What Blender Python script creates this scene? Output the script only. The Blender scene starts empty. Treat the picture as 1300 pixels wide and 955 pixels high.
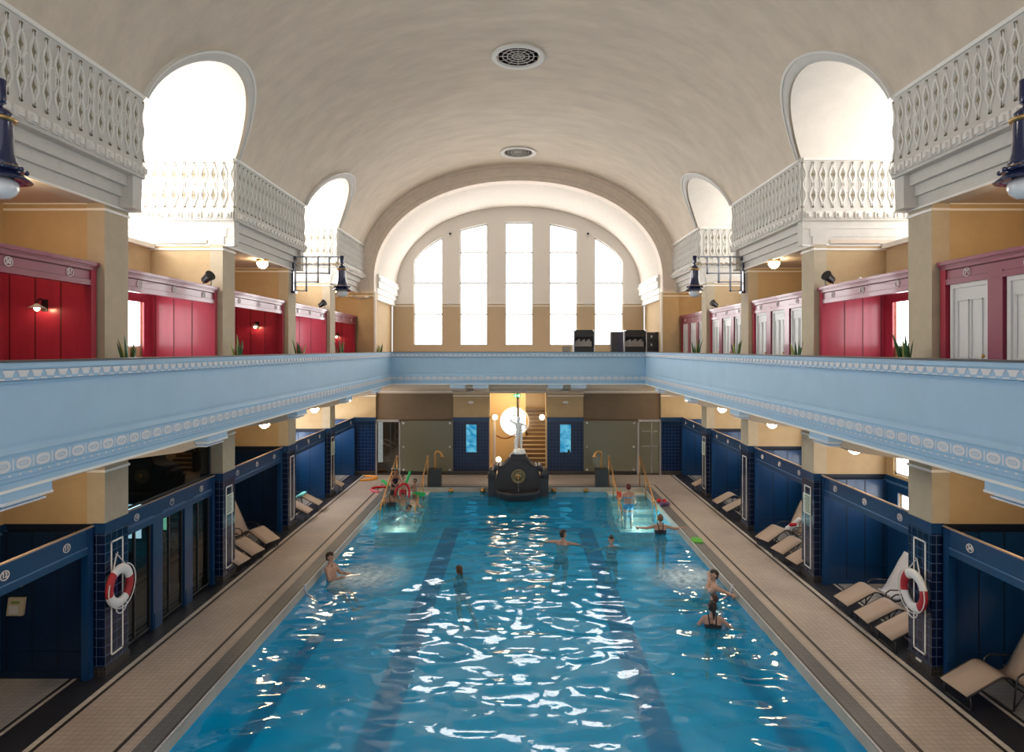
import bpy, bmesh, math, random
from mathutils import Vector, Matrix, noise
from mathutils.geometry import tessellate_polygon
random.seed(7)
PI = math.pi
sc = bpy.context.scene
col = sc.collection
H = 5.53                       # eye height above the pool deck
F = 820.0
XP = 7.0                       # pillar face
PW = 0.66                      # pillar width
BAY = 4.362
P = [6.571 + BAY * i for i in range(5)]          # near faces of the pillars 0..4
YE = 28.38                     # end wall
XB = 5.264; YB = 26.64         # gallery fronts
XO = 8.72                      # outer wall
PX = 4.97; PYE = 25.76         # pool edges
WZ = -0.19; PF = -1.30         # water level, pool floor
GF = 4.40                      # gallery floor
LYC = [(P[1] + PW + P[2]) / 2, (P[3] + PW + P[4]) / 2]   # lunette centres
LA = (P[2] - P[1] - PW) / 2; LB = 1.45; LZ = 9.88

# ------------------------------------------------------------------ materials
MATS = {}
def mat(name, c, rough=0.6, metal=0.0, var=0.0, vscale=6.0, bump=0.0, bscale=40.0, emit=None, estr=0.0, spec=0.5, stretch=None, coat=0.0):
    m = bpy.data.materials.new(name); m.use_nodes = True
    nt = m.node_tree; b = nt.nodes['Principled BSDF']
    b.inputs['Base Color'].default_value = (*c, 1); b.inputs['Roughness'].default_value = rough
    b.inputs['Metallic'].default_value = metal; b.inputs['Specular IOR Level'].default_value = spec
    b.inputs['Coat Weight'].default_value = coat
    if emit:
        b.inputs['Emission Color'].default_value = (*emit, 1); b.inputs['Emission Strength'].default_value = estr
    if var or bump:
        tc = nt.nodes.new('ShaderNodeTexCoord'); mp = nt.nodes.new('ShaderNodeMapping')
        nt.links.new(tc.outputs['Object'], mp.inputs['Vector'])
        if stretch: mp.inputs['Scale'].default_value = stretch
    if var:
        n = nt.nodes.new('ShaderNodeTexNoise'); n.inputs['Scale'].default_value = vscale; n.inputs['Detail'].default_value = 6
        n.inputs['Roughness'].default_value = 0.65
        nt.links.new(mp.outputs['Vector'], n.inputs['Vector'])
        mx = nt.nodes.new('ShaderNodeMix'); mx.data_type = 'RGBA'
        mr = nt.nodes.new('ShaderNodeMapRange'); mr.inputs['From Min'].default_value = 0.3; mr.inputs['From Max'].default_value = 0.7
        nt.links.new(n.outputs['Fac'], mr.inputs['Value']); nt.links.new(mr.outputs['Result'], mx.inputs['Factor'])
        mx.inputs['A'].default_value = (*[max(0, v * (1 - var)) for v in c], 1)
        mx.inputs['B'].default_value = (*[min(1, v * (1 + var)) for v in c], 1)
        nt.links.new(mx.outputs['Result'], b.inputs['Base Color'])
    if bump:
        n2 = nt.nodes.new('ShaderNodeTexNoise'); n2.inputs['Scale'].default_value = bscale; n2.inputs['Detail'].default_value = 4
        nt.links.new(mp.outputs['Vector'], n2.inputs['Vector'])
        bp = nt.nodes.new('ShaderNodeBump'); bp.inputs['Strength'].default_value = bump; bp.inputs['Distance'].default_value = 0.02
        nt.links.new(n2.outputs['Fac'], bp.inputs['Height']); nt.links.new(bp.outputs['Normal'], b.inputs['Normal'])
    MATS[name] = m
    return m

def tile_mat(name, c, grout, size, rough=0.2, mortar=0.035, var=0.15, mode='wall', rowh=None):
    """square tiles: wall -> (x+y, z), floor -> (x, y)"""
    m = bpy.data.materials.new(name); m.use_nodes = True
    nt = m.node_tree; b = nt.nodes['Principled BSDF']; b.inputs['Roughness'].default_value = rough
    g = nt.nodes.new('ShaderNodeNewGeometry'); s = nt.nodes.new('ShaderNodeSeparateXYZ')
    nt.links.new(g.outputs['Position'], s.inputs[0])
    cb = nt.nodes.new('ShaderNodeCombineXYZ')
    if mode == 'wall':
        a = nt.nodes.new('ShaderNodeMath'); a.operation = 'ADD'
        nt.links.new(s.outputs['X'], a.inputs[0]); nt.links.new(s.outputs['Y'], a.inputs[1])
        nt.links.new(a.outputs[0], cb.inputs['X']); nt.links.new(s.outputs['Z'], cb.inputs['Y'])
    else:
        nt.links.new(s.outputs['X'], cb.inputs['X']); nt.links.new(s.outputs['Y'], cb.inputs['Y'])
    br = nt.nodes.new('ShaderNodeTexBrick'); br.offset = 0.0
    br.inputs['Scale'].default_value = 1.0
    br.inputs['Brick Width'].default_value = size; br.inputs['Row Height'].default_value = rowh or size
    br.inputs['Mortar Size'].default_value = mortar * size; br.inputs['Mortar Smooth'].default_value = 0.1
    br.inputs['Color1'].default_value = (*[v * (1 - var) for v in c], 1); br.inputs['Color2'].default_value = (*[min(1, v * (1 + var)) for v in c], 1)
    br.inputs['Mortar'].default_value = (*grout, 1)
    nt.links.new(cb.outputs[0], br.inputs['Vector']); nt.links.new(br.outputs['Color'], b.inputs['Base Color'])
    bp = nt.nodes.new('ShaderNodeBump'); bp.inputs['Strength'].default_value = 0.25; bp.inputs['Distance'].default_value = 0.004; bp.invert = True
    nt.links.new(br.outputs['Fac'], bp.inputs['Height']); nt.links.new(bp.outputs['Normal'], b.inputs['Normal'])
    MATS[name] = m
    return m

def glass_mat(name, tint, fac_gloss=0.12, rough=0.02, body=None, bodyfac=0.0):
    m = bpy.data.materials.new(name); m.use_nodes = True
    nt = m.node_tree; nt.nodes.remove(nt.nodes['Principled BSDF']); out = nt.nodes['Material Output']
    t = nt.nodes.new('ShaderNodeBsdfTransparent'); t.inputs[0].default_value = (*tint, 1)
    gl = nt.nodes.new('ShaderNodeBsdfGlossy'); gl.inputs['Roughness'].default_value = rough
    mx = nt.nodes.new('ShaderNodeMixShader'); mx.inputs[0].default_value = fac_gloss
    src = t
    if body:
        d = nt.nodes.new('ShaderNodeBsdfDiffuse'); d.inputs[0].default_value = (*body, 1)
        m2 = nt.nodes.new('ShaderNodeMixShader'); m2.inputs[0].default_value = bodyfac
        nt.links.new(t.outputs[0], m2.inputs[1]); nt.links.new(d.outputs[0], m2.inputs[2]); src = m2
    nt.links.new(src.outputs[0], mx.inputs[1]); nt.links.new(gl.outputs[0], mx.inputs[2])
    nt.links.new(mx.outputs[0], out.inputs['Surface'])
    MATS[name] = m
    return m

def emit_mat(name, c, s):
    m = bpy.data.materials.new(name); m.use_nodes = True
    nt = m.node_tree; nt.nodes.remove(nt.nodes['Principled BSDF']); out = nt.nodes['Material Output']
    e = nt.nodes.new('ShaderNodeEmission'); e.inputs[0].default_value = (*c, 1); e.inputs[1].default_value = s
    nt.links.new(e.outputs[0], out.inputs['Surface'])
    MATS[name] = m
    return m

M_vault = mat('vault_plaster', (0.63, 0.545, 0.44), 0.85, var=0.10, vscale=1.3, bump=0.12, bscale=9, stretch=(0.55, 1.6, 1.2))
M_niche = mat('niche_plaster', (0.80, 0.75, 0.68), 0.85, var=0.05, vscale=2)
M_stone = mat('frieze_stone', (0.61, 0.59, 0.55), 0.75, var=0.05, vscale=5)
M_stone2 = mat('frieze_relief', (0.75, 0.73, 0.69), 0.7)
M_inlay = mat('frieze_inlay', (0.26, 0.225, 0.15), 0.8)
M_white = mat('white_plaster_line', (0.84, 0.82, 0.78), 0.6)
M_ring = mat('arch_moulding', (0.76, 0.66, 0.56), 0.7, var=0.06, vscale=4)
M_pillar = mat('pillar_plaster', (0.48, 0.41, 0.30), 0.8, var=0.07, vscale=4, bump=0.05)
M_tan = mat('tan_wall', (0.50, 0.365, 0.205), 0.8, var=0.06, vscale=3)
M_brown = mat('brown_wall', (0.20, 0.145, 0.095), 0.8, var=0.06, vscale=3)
M_ceil = mat('gallery_ceiling', (0.62, 0.53, 0.44), 0.8, var=0.04)
M_pblue = mat('parapet_blue', (0.36, 0.555, 0.735), 0.55, var=0.04, vscale=1.5)
M_pblue2 = mat('parapet_blue_deep', (0.27, 0.49, 0.69), 0.5)
M_porn = mat('parapet_ornament', (0.72, 0.72, 0.75), 0.6)
M_cap = mat('parapet_cap', (0.045, 0.05, 0.06), 0.35)
M_red = mat('red_paint', (0.38, 0.030, 0.062), 0.32, var=0.12, vscale=3, stretch=(3, 3, 0.4), coat=0.15)
M_redl = mat('red_paint_header', (0.25, 0.040, 0.085), 0.3, var=0.08, vscale=3, coat=0.25)
M_reddk = mat('red_groove', (0.10, 0.006, 0.012), 0.6)
M_navy = mat('navy_paint', (0.004, 0.040, 0.125), 0.3, var=0.15, vscale=3, stretch=(3, 3, 0.4), coat=0.2)
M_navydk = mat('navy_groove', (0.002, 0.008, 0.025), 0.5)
M_navyl = mat('navy_edge', (0.06, 0.14, 0.30), 0.35)
M_wood = mat('bare_wood_edge', (0.36, 0.27, 0.22), 0.6)
M_navyx = mat('navy_paint_shaded', (0.003, 0.016, 0.05), 0.4, var=0.15, vscale=3)  # darker copy of the navy paint, alcove shade put into its colour
M_door = mat('white_door_paint', (0.66, 0.67, 0.68), 0.35, var=0.02)
M_doorp = mat('white_door_panel', (0.60, 0.61, 0.62), 0.4)
M_btile = tile_mat('blue_wall_tile', (0.003, 0.009, 0.040), (0.075, 0.12, 0.21), 0.158, 0.15)
M_btile_end = tile_mat('blue_end_tile', (0.004, 0.016, 0.062), (0.045, 0.085, 0.17), 0.145, 0.15)
M_mosaic = tile_mat('base_mosaic', (0.03, 0.028, 0.03), (0.16, 0.14, 0.11), 0.075, 0.3)
M_black = mat('black_metal', (0.012, 0.012, 0.014), 0.4)
M_dgrey = mat('dark_grey', (0.035, 0.036, 0.04), 0.45)
M_steel = mat('brushed_steel', (0.62, 0.63, 0.65), 0.3, metal=0.9)
M_brass = mat('polished_brass', (0.62, 0.34, 0.12), 0.28, metal=0.85)
M_granite = mat('dark_fountain_granite', (0.034, 0.034, 0.04), 0.52, var=0.4, vscale=25)
M_marble = mat('white_marble', (0.84, 0.84, 0.83), 0.45, var=0.03)
M_lampblue = mat('lamp_blue_enamel', (0.010, 0.018, 0.07), 0.15, coat=0.6)
M_gold = mat('lamp_gold_band', (0.55, 0.36, 0.14), 0.3, metal=0.8)
M_milk = mat('milk_glass_globe', (0.70, 0.74, 0.78), 0.15, coat=0.5)
M_shadein = mat('lamp_shade_rim', (0.30, 0.36, 0.42), 0.3, metal=0.3)
M_sling = mat('beige_sling', (0.40, 0.31, 0.25), 0.7, var=0.04, vscale=30)
M_frame = mat('lounger_frame', (0.05, 0.045, 0.045), 0.35, metal=0.4)
M_towel = mat('white_towel', (0.62, 0.62, 0.66), 0.95, bump=0.6, bscale=60)
M_turq = mat('turquoise_towel', (0.20, 0.62, 0.62), 0.95, bump=0.5, bscale=50)
M_buoyr = mat('buoy_red', (0.42, 0.018, 0.028), 0.5, bump=0.05, bscale=30)
M_buoyw = mat('buoy_white', (0.78, 0.78, 0.79), 0.5)
M_rope = mat('white_rope', (0.72, 0.72, 0.72), 0.8)
M_leaf = mat('snake_plant_leaf', (0.035, 0.115, 0.035), 0.45, var=0.5, vscale=14)
M_leafe = mat('snake_plant_edge', (0.32, 0.36, 0.10), 0.5)
M_pot = mat('dark_planter', (0.05, 0.045, 0.04), 0.5)
M_soil = mat('potting_soil', (0.03, 0.02, 0.015), 0.9)
M_notice = mat('notice_paper', (0.62, 0.68, 0.58), 0.6)
M_ink = mat('notice_ink', (0.10, 0.16, 0.14), 0.7)
M_num = mat('number_white', (0.72, 0.66, 0.66), 0.5)
M_beigep = mat('beige_plastic', (0.50, 0.44, 0.32), 0.45)
M_lcd = mat('green_display', (0.16, 0.26, 0.05), 0.4)
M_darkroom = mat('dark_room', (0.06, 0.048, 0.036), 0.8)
M_stair = mat('stair_stone', (0.36, 0.27, 0.17), 0.6)
M_stairr = mat('stair_riser', (0.20, 0.14, 0.085), 0.7)
M_stepc = tile_mat('pool_step_tile', (0.62, 0.60, 0.48), (0.45, 0.45, 0.38), 0.1, 0.3, mode='floor')
M_steplip = mat('pool_step_lip', (0.80, 0.80, 0.74), 0.5)
M_sky = emit_mat('daylight_pane', (1.0, 0.985, 0.97), 6.5)
M_sky2 = emit_mat('daylight_pane_side', (1.0, 0.985, 0.96), 6.0)
M_sky2L = emit_mat('daylight_pane_sunny_side', (1.0, 0.98, 0.95), 16.0)
M_sky4 = emit_mat('daylight_pane_sunny_low', (0.98, 0.99, 1.0), 12.0)
M_sky3 = emit_mat('daylight_pane_low', (0.98, 0.99, 1.0), 5.0)
M_bulb = emit_mat('warm_lamp_glass', (1.0, 0.72, 0.40), 60.0)
M_bulb2 = emit_mat('warm_bulb', (1.0, 0.66, 0.36), 38.0)
M_muntin = mat('window_muntin', (0.50, 0.50, 0.49), 0.5)
M_winframe = mat('white_window_frame', (0.80, 0.80, 0.79), 0.4)
M_exit = emit_mat('exit_sign_green', (0.03, 0.55, 0.14), 0.9)
M_exitw = emit_mat('exit_sign_white', (0.9, 1.0, 0.92), 1.6)
M_screen = emit_mat('bright_screen', (0.55, 0.85, 1.0), 1.6)
M_greenlight = emit_mat('small_green_light', (0.3, 0.9, 0.6), 0.9)
M_bluelight = emit_mat('small_blue_light', (0.02, 0.12, 1.0), 1.6)
M_glassdark = glass_mat('dark_door_glass', (0.55, 0.58, 0.58), 0.08)
M_frost = glass_mat('frosted_partition_glass', (0.42, 0.44, 0.36), 0.06, 0.25, body=(0.235, 0.23, 0.165), bodyfac=0.72)
M_foam = None
M_woodrope = mat('red_rope', (0.16, 0.03, 0.02), 0.7)
M_nood_g = mat('green_foam', (0.02, 0.50, 0.12), 0.7)
M_nood_r = mat('red_foam', (0.55, 0.01, 0.025), 0.7)
M_nood_p = mat('pink_foam', (0.85, 0.16, 0.28), 0.7)
M_nood_o = mat('orange_foam', (0.85, 0.35, 0.04), 0.7)

def aqua_mat():
    m = emit_mat('aquarium_glow', (0.02, 0.30, 0.50), 1.0); nt = m.node_tree
    e = [n for n in nt.nodes if n.type == 'EMISSION'][0]
    n = nt.nodes.new('ShaderNodeTexNoise'); n.inputs['Scale'].default_value = 3.0; n.inputs['Detail'].default_value = 5; n.inputs['Distortion'].default_value = 1.5
    r = nt.nodes.new('ShaderNodeValToRGB'); r.color_ramp.elements[0].position = 0.35; r.color_ramp.elements[1].position = 0.75
    r.color_ramp.elements[0].color = (0.005, 0.17, 0.36, 1); r.color_ramp.elements[1].color = (0.16, 0.50, 0.62, 1)
    g = nt.nodes.new('ShaderNodeTexCoord'); nt.links.new(g.outputs['Object'], n.inputs['Vector'])
    nt.links.new(n.outputs['Fac'], r.inputs['Fac']); nt.links.new(r.outputs['Color'], e.inputs[0]); return m
M_aqua = aqua_mat()

def deck_mat():
    m = bpy.data.materials.new('deck_tiles'); m.use_nodes = True
    nt = m.node_tree; b = nt.nodes['Principled BSDF']; L = nt.links.new
    def N(t): return nt.nodes.new(t)
    def math_(op, a, bb):
        n = N('ShaderNodeMath'); n.operation = op
        for i, v in enumerate((a, bb)):
            if v is None: continue
            if isinstance(v, (int, float)): n.inputs[i].default_value = v
            else: L(v, n.inputs[i])
        return n.outputs[0]
    g = N('ShaderNodeNewGeometry'); s = N('ShaderNodeSeparateXYZ'); L(g.outputs['Position'], s.inputs[0])
    dx = math_('SUBTRACT', math_('ABSOLUTE', s.outputs['X'], None), PX)
    dy = math_('MINIMUM', math_('SUBTRACT', s.outputs['Y'], PYE), 1.5)
    d = math_('MAXIMUM', dx, dy)
    f = math_('DIVIDE', d, 4.0)
    r = N('ShaderNodeValToRGB'); cr = r.color_ramp; cr.interpolation = 'CONSTANT'
    light = (0.50, 0.43, 0.38); dark = (0.028, 0.026, 0.028); navy = (0.022, 0.024, 0.034); gran = (0.15, 0.155, 0.17); white = (0.58, 0.54, 0.50)
    stops = [(0.0, (0.6, 0.64, 0.68)), (.03, (0.03, 0.035, 0.04)), (.055, gran), (.34, light), (.53, dark), (.585, light), (1.68, dark), (1.75, white), (1.84, navy), (2.42, white), (2.48, dark), (2.54, (0.50, 0.47, 0.44))]
    while len(cr.elements) < len(stops): cr.elements.new(0.99)
    for e, (p, c) in zip(cr.elements, stops): e.position = p / 4.0
    for e, (p, c) in zip(cr.elements, stops): e.color = (*c, 1)
    L(f, r.inputs['Fac'])
    br = N('ShaderNodeTexBrick'); br.offset = 0
    cb = N('ShaderNodeCombineXYZ'); L(s.outputs['X'], cb.inputs['X']); L(s.outputs['Y'], cb.inputs['Y']); L(cb.outputs[0], br.inputs['Vector'])
    br.inputs['Scale'].default_value = 1; br.inputs['Brick Width'].default_value = 0.105; br.inputs['Row Height'].default_value = 0.105
    br.inputs['Mortar Size'].default_value = 0.006; br.inputs['Color1'].default_value = (1, 1, 1, 1); br.inputs['Color2'].default_value = (0.9, 0.9, 0.9, 1); br.inputs['Mortar'].default_value = (0.72, 0.70, 0.68, 1)
    nz = N('ShaderNodeTexNoise'); nz.inputs['Scale'].default_value = 0.9; nz.inputs['Detail'].default_value = 5; L(g.outputs['Position'], nz.inputs['Vector'])
    mr = N('ShaderNodeMapRange'); mr.inputs['From Min'].default_value = 0.3; mr.inputs['From Max'].default_value = 0.7; mr.inputs['To Min'].default_value = 0.85; mr.inputs['To Max'].default_value = 1.1
    L(nz.outputs['Fac'], mr.inputs['Value'])
    m1 = N('ShaderNodeMix'); m1.data_type = 'RGBA'; m1.blend_type = 'MULTIPLY'; m1.inputs['Factor'].default_value = 1
    L(r.outputs['Color'], m1.inputs['A']); L(br.outputs['Color'], m1.inputs['B'])
    m2 = N('ShaderNodeVectorMath'); m2.operation = 'SCALE'; L(m1.outputs['Result'], m2.inputs[0]); L(mr.outputs['Result'], m2.inputs['Scale'])
    L(m2.outputs[0], b.inputs['Base Color'])
    mr2 = N('ShaderNodeMapRange'); mr2.inputs['From Min'].default_value = 0.35; mr2.inputs['From Max'].default_value = 0.65; mr2.inputs['To Min'].default_value = 0.36; mr2.inputs['To Max'].default_value = 0.46
    L(nz.outputs['Fac'], mr2.inputs['Value']); L(mr2.outputs['Result'], b.inputs['Roughness'])
    return m
M_deck = deck_mat()

def basin_mat():
    m = bpy.data.materials.new('pool_basin_tile'); m.use_nodes = True
    nt = m.node_tree; b = nt.nodes['Principled BSDF']; L = nt.links.new; b.inputs['Roughness'].default_value = 0.5
    g = nt.nodes.new('ShaderNodeNewGeometry'); s = nt.nodes.new('ShaderNodeSeparateXYZ'); L(g.outputs['Position'], s.inputs[0])
    r = nt.nodes.new('ShaderNodeValToRGB'); r.color_ramp.interpolation = 'CONSTANT'
    mr = nt.nodes.new('ShaderNodeMapRange'); mr.inputs['From Min'].default_value = -2; mr.inputs['From Max'].default_value = 0.2
    L(s.outputs['Z'], mr.inputs['Value']); L(mr.outputs['Result'], r.inputs['Fac'])
    e = r.color_ramp.elements; e[0].position = 0; e[0].color = (0.002, 0.50, 0.80, 1); e[1].position = (WZ + 0.0 + 2) / 2.2; e[1].color = (0.50, 0.46, 0.39, 1)
    n = nt.nodes.new('ShaderNodeTexNoise'); n.inputs['Scale'].default_value = 1.2; n.inputs['Detail'].default_value = 3; L(g.outputs['Position'], n.inputs['Vector'])
    mv = nt.nodes.new('ShaderNodeMapRange'); mv.inputs['From Min'].default_value = 0.3; mv.inputs['From Max'].default_value = 0.7; mv.inputs['To Min'].default_value = 0.85; mv.inputs['To Max'].default_value = 1.15
    L(n.outputs['Fac'], mv.inputs['Value'])
    vm = nt.nodes.new('ShaderNodeVectorMath'); vm.operation = 'SCALE'; L(r.outputs['Color'], vm.inputs[0]); L(mv.outputs['Result'], vm.inputs['Scale'])
    L(vm.outputs[0], b.inputs['Base Color']); return m
M_basin = basin_mat()
M_lane = mat('lane_tile', (0.0, 0.025, 0.22), 0.5)

def water_mat():
    m = bpy.data.materials.new('pool_water'); m.use_nodes = True
    nt = m.node_tree; nt.nodes.remove(nt.nodes['Principled BSDF']); out = nt.nodes['Material Output']; L = nt.links.new
    t = nt.nodes.new('ShaderNodeBsdfTransparent'); t.inputs[0].default_value = (0.50, 0.93, 1.0, 1)
    gl = nt.nodes.new('ShaderNodeBsdfGlossy'); gl.inputs['Roughness'].default_value = 0.0
    g = nt.nodes.new('ShaderNodeNewGeometry')
    dt = nt.nodes.new('ShaderNodeVectorMath'); dt.operation = 'DOT_PRODUCT'; L(g.outputs['Incoming'], dt.inputs[0])
    def Mm(op, a, b_=None):
        q = nt.nodes.new('ShaderNodeMath'); q.operation = op
        for i, v in enumerate((a, b_)):
            if v is None: continue
            if isinstance(v, (int, float)): q.inputs[i].default_value = v
            else: L(v, q.inputs[i])
        return q.outputs[0]
    fres = Mm('ADD', Mm('MULTIPLY', Mm('POWER', Mm('SUBTRACT', 1.0, Mm('MINIMUM', Mm('ABSOLUTE', dt.outputs['Value']), 1.0)), 4.1), 0.93), 0.04)
    n = nt.nodes.new('ShaderNodeTexNoise'); n.inputs['Scale'].default_value = 7.0; n.inputs['Detail'].default_value = 2; n.inputs['Distortion'].default_value = 0.6
    mp = nt.nodes.new('ShaderNodeMapping'); mp.inputs['Scale'].default_value = (0.7, 1.15, 1); L(g.outputs['Position'], mp.inputs['Vector']); L(mp.outputs['Vector'], n.inputs['Vector'])
    bp = nt.nodes.new('ShaderNodeBump'); bp.inputs['Strength'].default_value = 0.12; bp.inputs['Distance'].default_value = 0.02
    L(n.outputs['Fac'], bp.inputs['Height']); L(bp.outputs['Normal'], gl.inputs['Normal']); L(bp.outputs['Normal'], dt.inputs[1])
    df = nt.nodes.new('ShaderNodeBsdfDiffuse'); df.inputs[0].default_value = (0.0, 0.50, 0.92, 1)
    tl = nt.nodes.new('ShaderNodeBsdfTranslucent'); tl.inputs[0].default_value = (0.35, 0.75, 0.85, 1)
    m0 = nt.nodes.new('ShaderNodeMixShader'); m0.inputs[0].default_value = 0.22; L(df.outputs[0], m0.inputs[1]); L(tl.outputs[0], m0.inputs[2])
    mk = nt.nodes.new('ShaderNodeMixShader'); mk.inputs[0].default_value = 0.40; L(t.outputs[0], mk.inputs[1]); L(m0.outputs[0], mk.inputs[2])
    mx = nt.nodes.new('ShaderNodeMixShader'); L(fres, mx.inputs[0]); L(mk.outputs[0], mx.inputs[1]); L(gl.outputs[0], mx.inputs[2])
    L(mx.outputs[0], out.inputs['Surface']); return m
M_water = water_mat()

def foam_mat():
    m = bpy.data.materials.new('jet_bubbles'); m.use_nodes = True
    nt = m.node_tree; nt.nodes.remove(nt.nodes['Principled BSDF']); out = nt.nodes['Material Output']; L = nt.links.new
    t = nt.nodes.new('ShaderNodeBsdfTransparent'); d = nt.nodes.new('ShaderNodeBsdfDiffuse'); d.inputs[0].default_value = (0.80, 0.95, 0.97, 1)
    tc = nt.nodes.new('ShaderNodeTexCoord'); s = nt.nodes.new('ShaderNodeSeparateXYZ'); L(tc.outputs['Generated'], s.inputs[0])
    n = nt.nodes.new('ShaderNodeTexNoise'); n.inputs['Scale'].default_value = 9; n.inputs['Detail'].default_value = 5; L(tc.outputs['Object'], n.inputs['Vector'])
    def M(op, a, b_):
        q = nt.nodes.new('ShaderNodeMath'); q.operation = op; q.use_clamp = op == 'MULTIPLY'
        for i, v in enumerate((a, b_)):
            if isinstance(v, (int, float)): q.inputs[i].default_value = v
            else: L(v, q.inputs[i])
        return q.outputs[0]
    dist = nt.nodes.new('ShaderNodeVectorMath'); dist.operation = 'DISTANCE'; L(tc.outputs['Generated'], dist.inputs[0]); dist.inputs[1].default_value = (0.3, 0.5, 0.5)
    fall = nt.nodes.new('ShaderNodeMapRange'); fall.inputs['From Min'].default_value = 0.55; fall.inputs['From Max'].default_value = 0.05; L(dist.outputs['Value'], fall.inputs['Value'])
    f = M('MULTIPLY', fall.outputs['Result'], M('MULTIPLY', n.outputs['Fac'], 1.5))
    mx = nt.nodes.new('ShaderNodeMixShader'); L(f, mx.inputs[0]); L(t.outputs[0], mx.inputs[1]); L(d.outputs[0], mx.inputs[2]); L(mx.outputs[0], out.inputs['Surface'])
    return m
M_foam = foam_mat()

# ------------------------------------------------------------------ mesh builder
def frame(o, du, n):
    """u along du, v up, w along n"""
    o = Vector(o); du = Vector(du); n = Vector(n); z = Vector((0, 0, 1))
    return lambda u, v, w=0.0: o + du * u + z * v + n * w
IDF = lambda x, y, z: Vector((x, y, z))

class MB:
    def __init__(s): s.v = []; s.f = []; s.m = []; s.sm = []
    def add(s, vs, fs, mi=0, smooth=False):
        b = len(s.v); s.v += [tuple(v) for v in vs]
        for f in fs: s.f.append(tuple(i + b for i in f)); s.m.append(mi); s.sm.append(smooth)
        return s
    def quad(s, a, b, c, d, mi=0): return s.add([a, b, c, d], [(0, 1, 2, 3)], mi)
    def box(s, x0, x1, y0, y1, z0, z1, mi=0, fr=None):
        fr = fr or IDF
        vs = [fr(x, y, z) for z in (z0, z1) for y in (y0, y1) for x in (x0, x1)]
        return s.add(vs, [(0, 2, 3, 1), (4, 5, 7, 6), (0, 1, 5, 4), (2, 6, 7, 3), (0, 4, 6, 2), (1, 3, 7, 5)], mi)
    def fbox(s, fr, u0, u1, v0, v1, w0, w1, mi=0):
        return s.box(u0, u1, v0, v1, w0, w1, mi, fr)
    def prism(s, fr, poly, w0, w1, mi=0, holes=(), caps=True):
        loops = [list(poly)] + [list(h) for h in holes]
        flat = [p for l in loops for p in l]; n = len(flat)
        tris = tessellate_polygon([[Vector((p[0], p[1], 0)) for p in l] for l in loops])
        vs = [fr(p[0], p[1], w0) for p in flat] + [fr(p[0], p[1], w1) for p in flat]
        fs = []
        if caps: fs += [tuple(t) for t in tris] + [tuple(i + n for i in reversed(t)) for t in tris]
        b = 0
        for l in loops:
            k = len(l)
            for i in range(k): fs.append((b + i, b + (i + 1) % k, n + b + (i + 1) % k, n + b + i))
            b += k
        return s.add(vs, fs, mi)
    def tube(s, pts, r, seg=8, mi=0, closed=False, smooth=True):
        pts = [Vector(p) for p in pts]; n = len(pts); rs = r if isinstance(r, (list, tuple)) else [r] * n
        vs = []; up = None
        for i, p in enumerate(pts):
            a = pts[i - 1] if (i > 0 or closed) else p; b = pts[(i + 1) % n] if (i < n - 1 or closed) else p
            t = (b - a); t = t.normalized() if t.length > 1e-9 else Vector((0, 0, 1))
            if up is None: up = t.orthogonal().normalized()
            else:
                up = up - t * up.dot(t); up = up.normalized() if up.length > 1e-6 else t.orthogonal().normalized()
            bi = t.cross(up)
            for k in range(seg):
                an = 2 * PI * k / seg; vs.append(p + (up * math.cos(an) + bi * math.sin(an)) * rs[i])
        fs = []
        for i in range(n if closed else n - 1):
            j = (i + 1) % n
            for k in range(seg): fs.append((i * seg + k, i * seg + (k + 1) % seg, j * seg + (k + 1) % seg, j * seg + k))
        if not closed: fs += [tuple(range(seg))[::-1], tuple((n - 1) * seg + k for k in range(seg))]
        return s.add(vs, fs, mi, smooth)
    def lathe(s, prof, c=(0, 0, 0), seg=20, mi=0, ax=None, smooth=True):
        """prof: (r, h) list"""
        c = Vector(c); vs = []; n = len(prof)
        X, Y, Z = ax or (Vector((1, 0, 0)), Vector((0, 1, 0)), Vector((0, 0, 1)))
        for r, h in prof:
            for k in range(seg):
                a = 2 * PI * k / seg; vs.append(c + X * (r * math.cos(a)) + Y * (r * math.sin(a)) + Z * h)
        fs = [(i * seg + k, i * seg + (k + 1) % seg, (i + 1) * seg + (k + 1) % seg, (i + 1) * seg + k) for i in range(n - 1) for k in range(seg)]
        fs += [tuple(range(seg))[::-1], tuple((n - 1) * seg + k for k in range(seg))]
        return s.add(vs, fs, mi, smooth)
    def ball(s, c, r, seg=14, rings=9, mi=0, sc_=(1, 1, 1)):
        prof = [(max(1e-4, r * math.sin(PI * i / rings)), -r * math.cos(PI * i / rings)) for i in range(rings + 1)]
        return s.lathe(prof, c, seg, mi, (Vector((sc_[0], 0, 0)), Vector((0, sc_[1], 0)), Vector((0, 0, sc_[2]))))
    def capsule(s, a, b, ra, rb, seg=12, mi=0):
        a = Vector(a); b = Vector(b); t = (b - a)
        t = t.normalized() if t.length > 1e-6 else Vector((0, 0, 1))
        x = t.orthogonal().normalized(); y = t.cross(x); prof = []
        for i in range(5): an = -PI / 2 + PI / 2 * i / 4; prof.append((a, ra, an))
        for i in range(5): an = PI / 2 * i / 4; prof.append((b, rb, an))
        vs = []
        for c, r, an in prof:
            rr = max(1e-4, r * math.cos(an))
            for k in range(seg):
                q = 2 * PI * k / seg; vs.append(c + t * (r * math.sin(an)) + x * (rr * math.cos(q)) + y * (rr * math.sin(q)))
        n = len(prof)
        fs = [(i * seg + k, i * seg + (k + 1) % seg, (i + 1) * seg + (k + 1) % seg, (i + 1) * seg + k) for i in range(n - 1) for k in range(seg)]
        fs += [tuple(range(seg))[::-1], tuple((n - 1) * seg + k for k in range(seg))]
        return s.add(vs, fs, mi, True)
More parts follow.
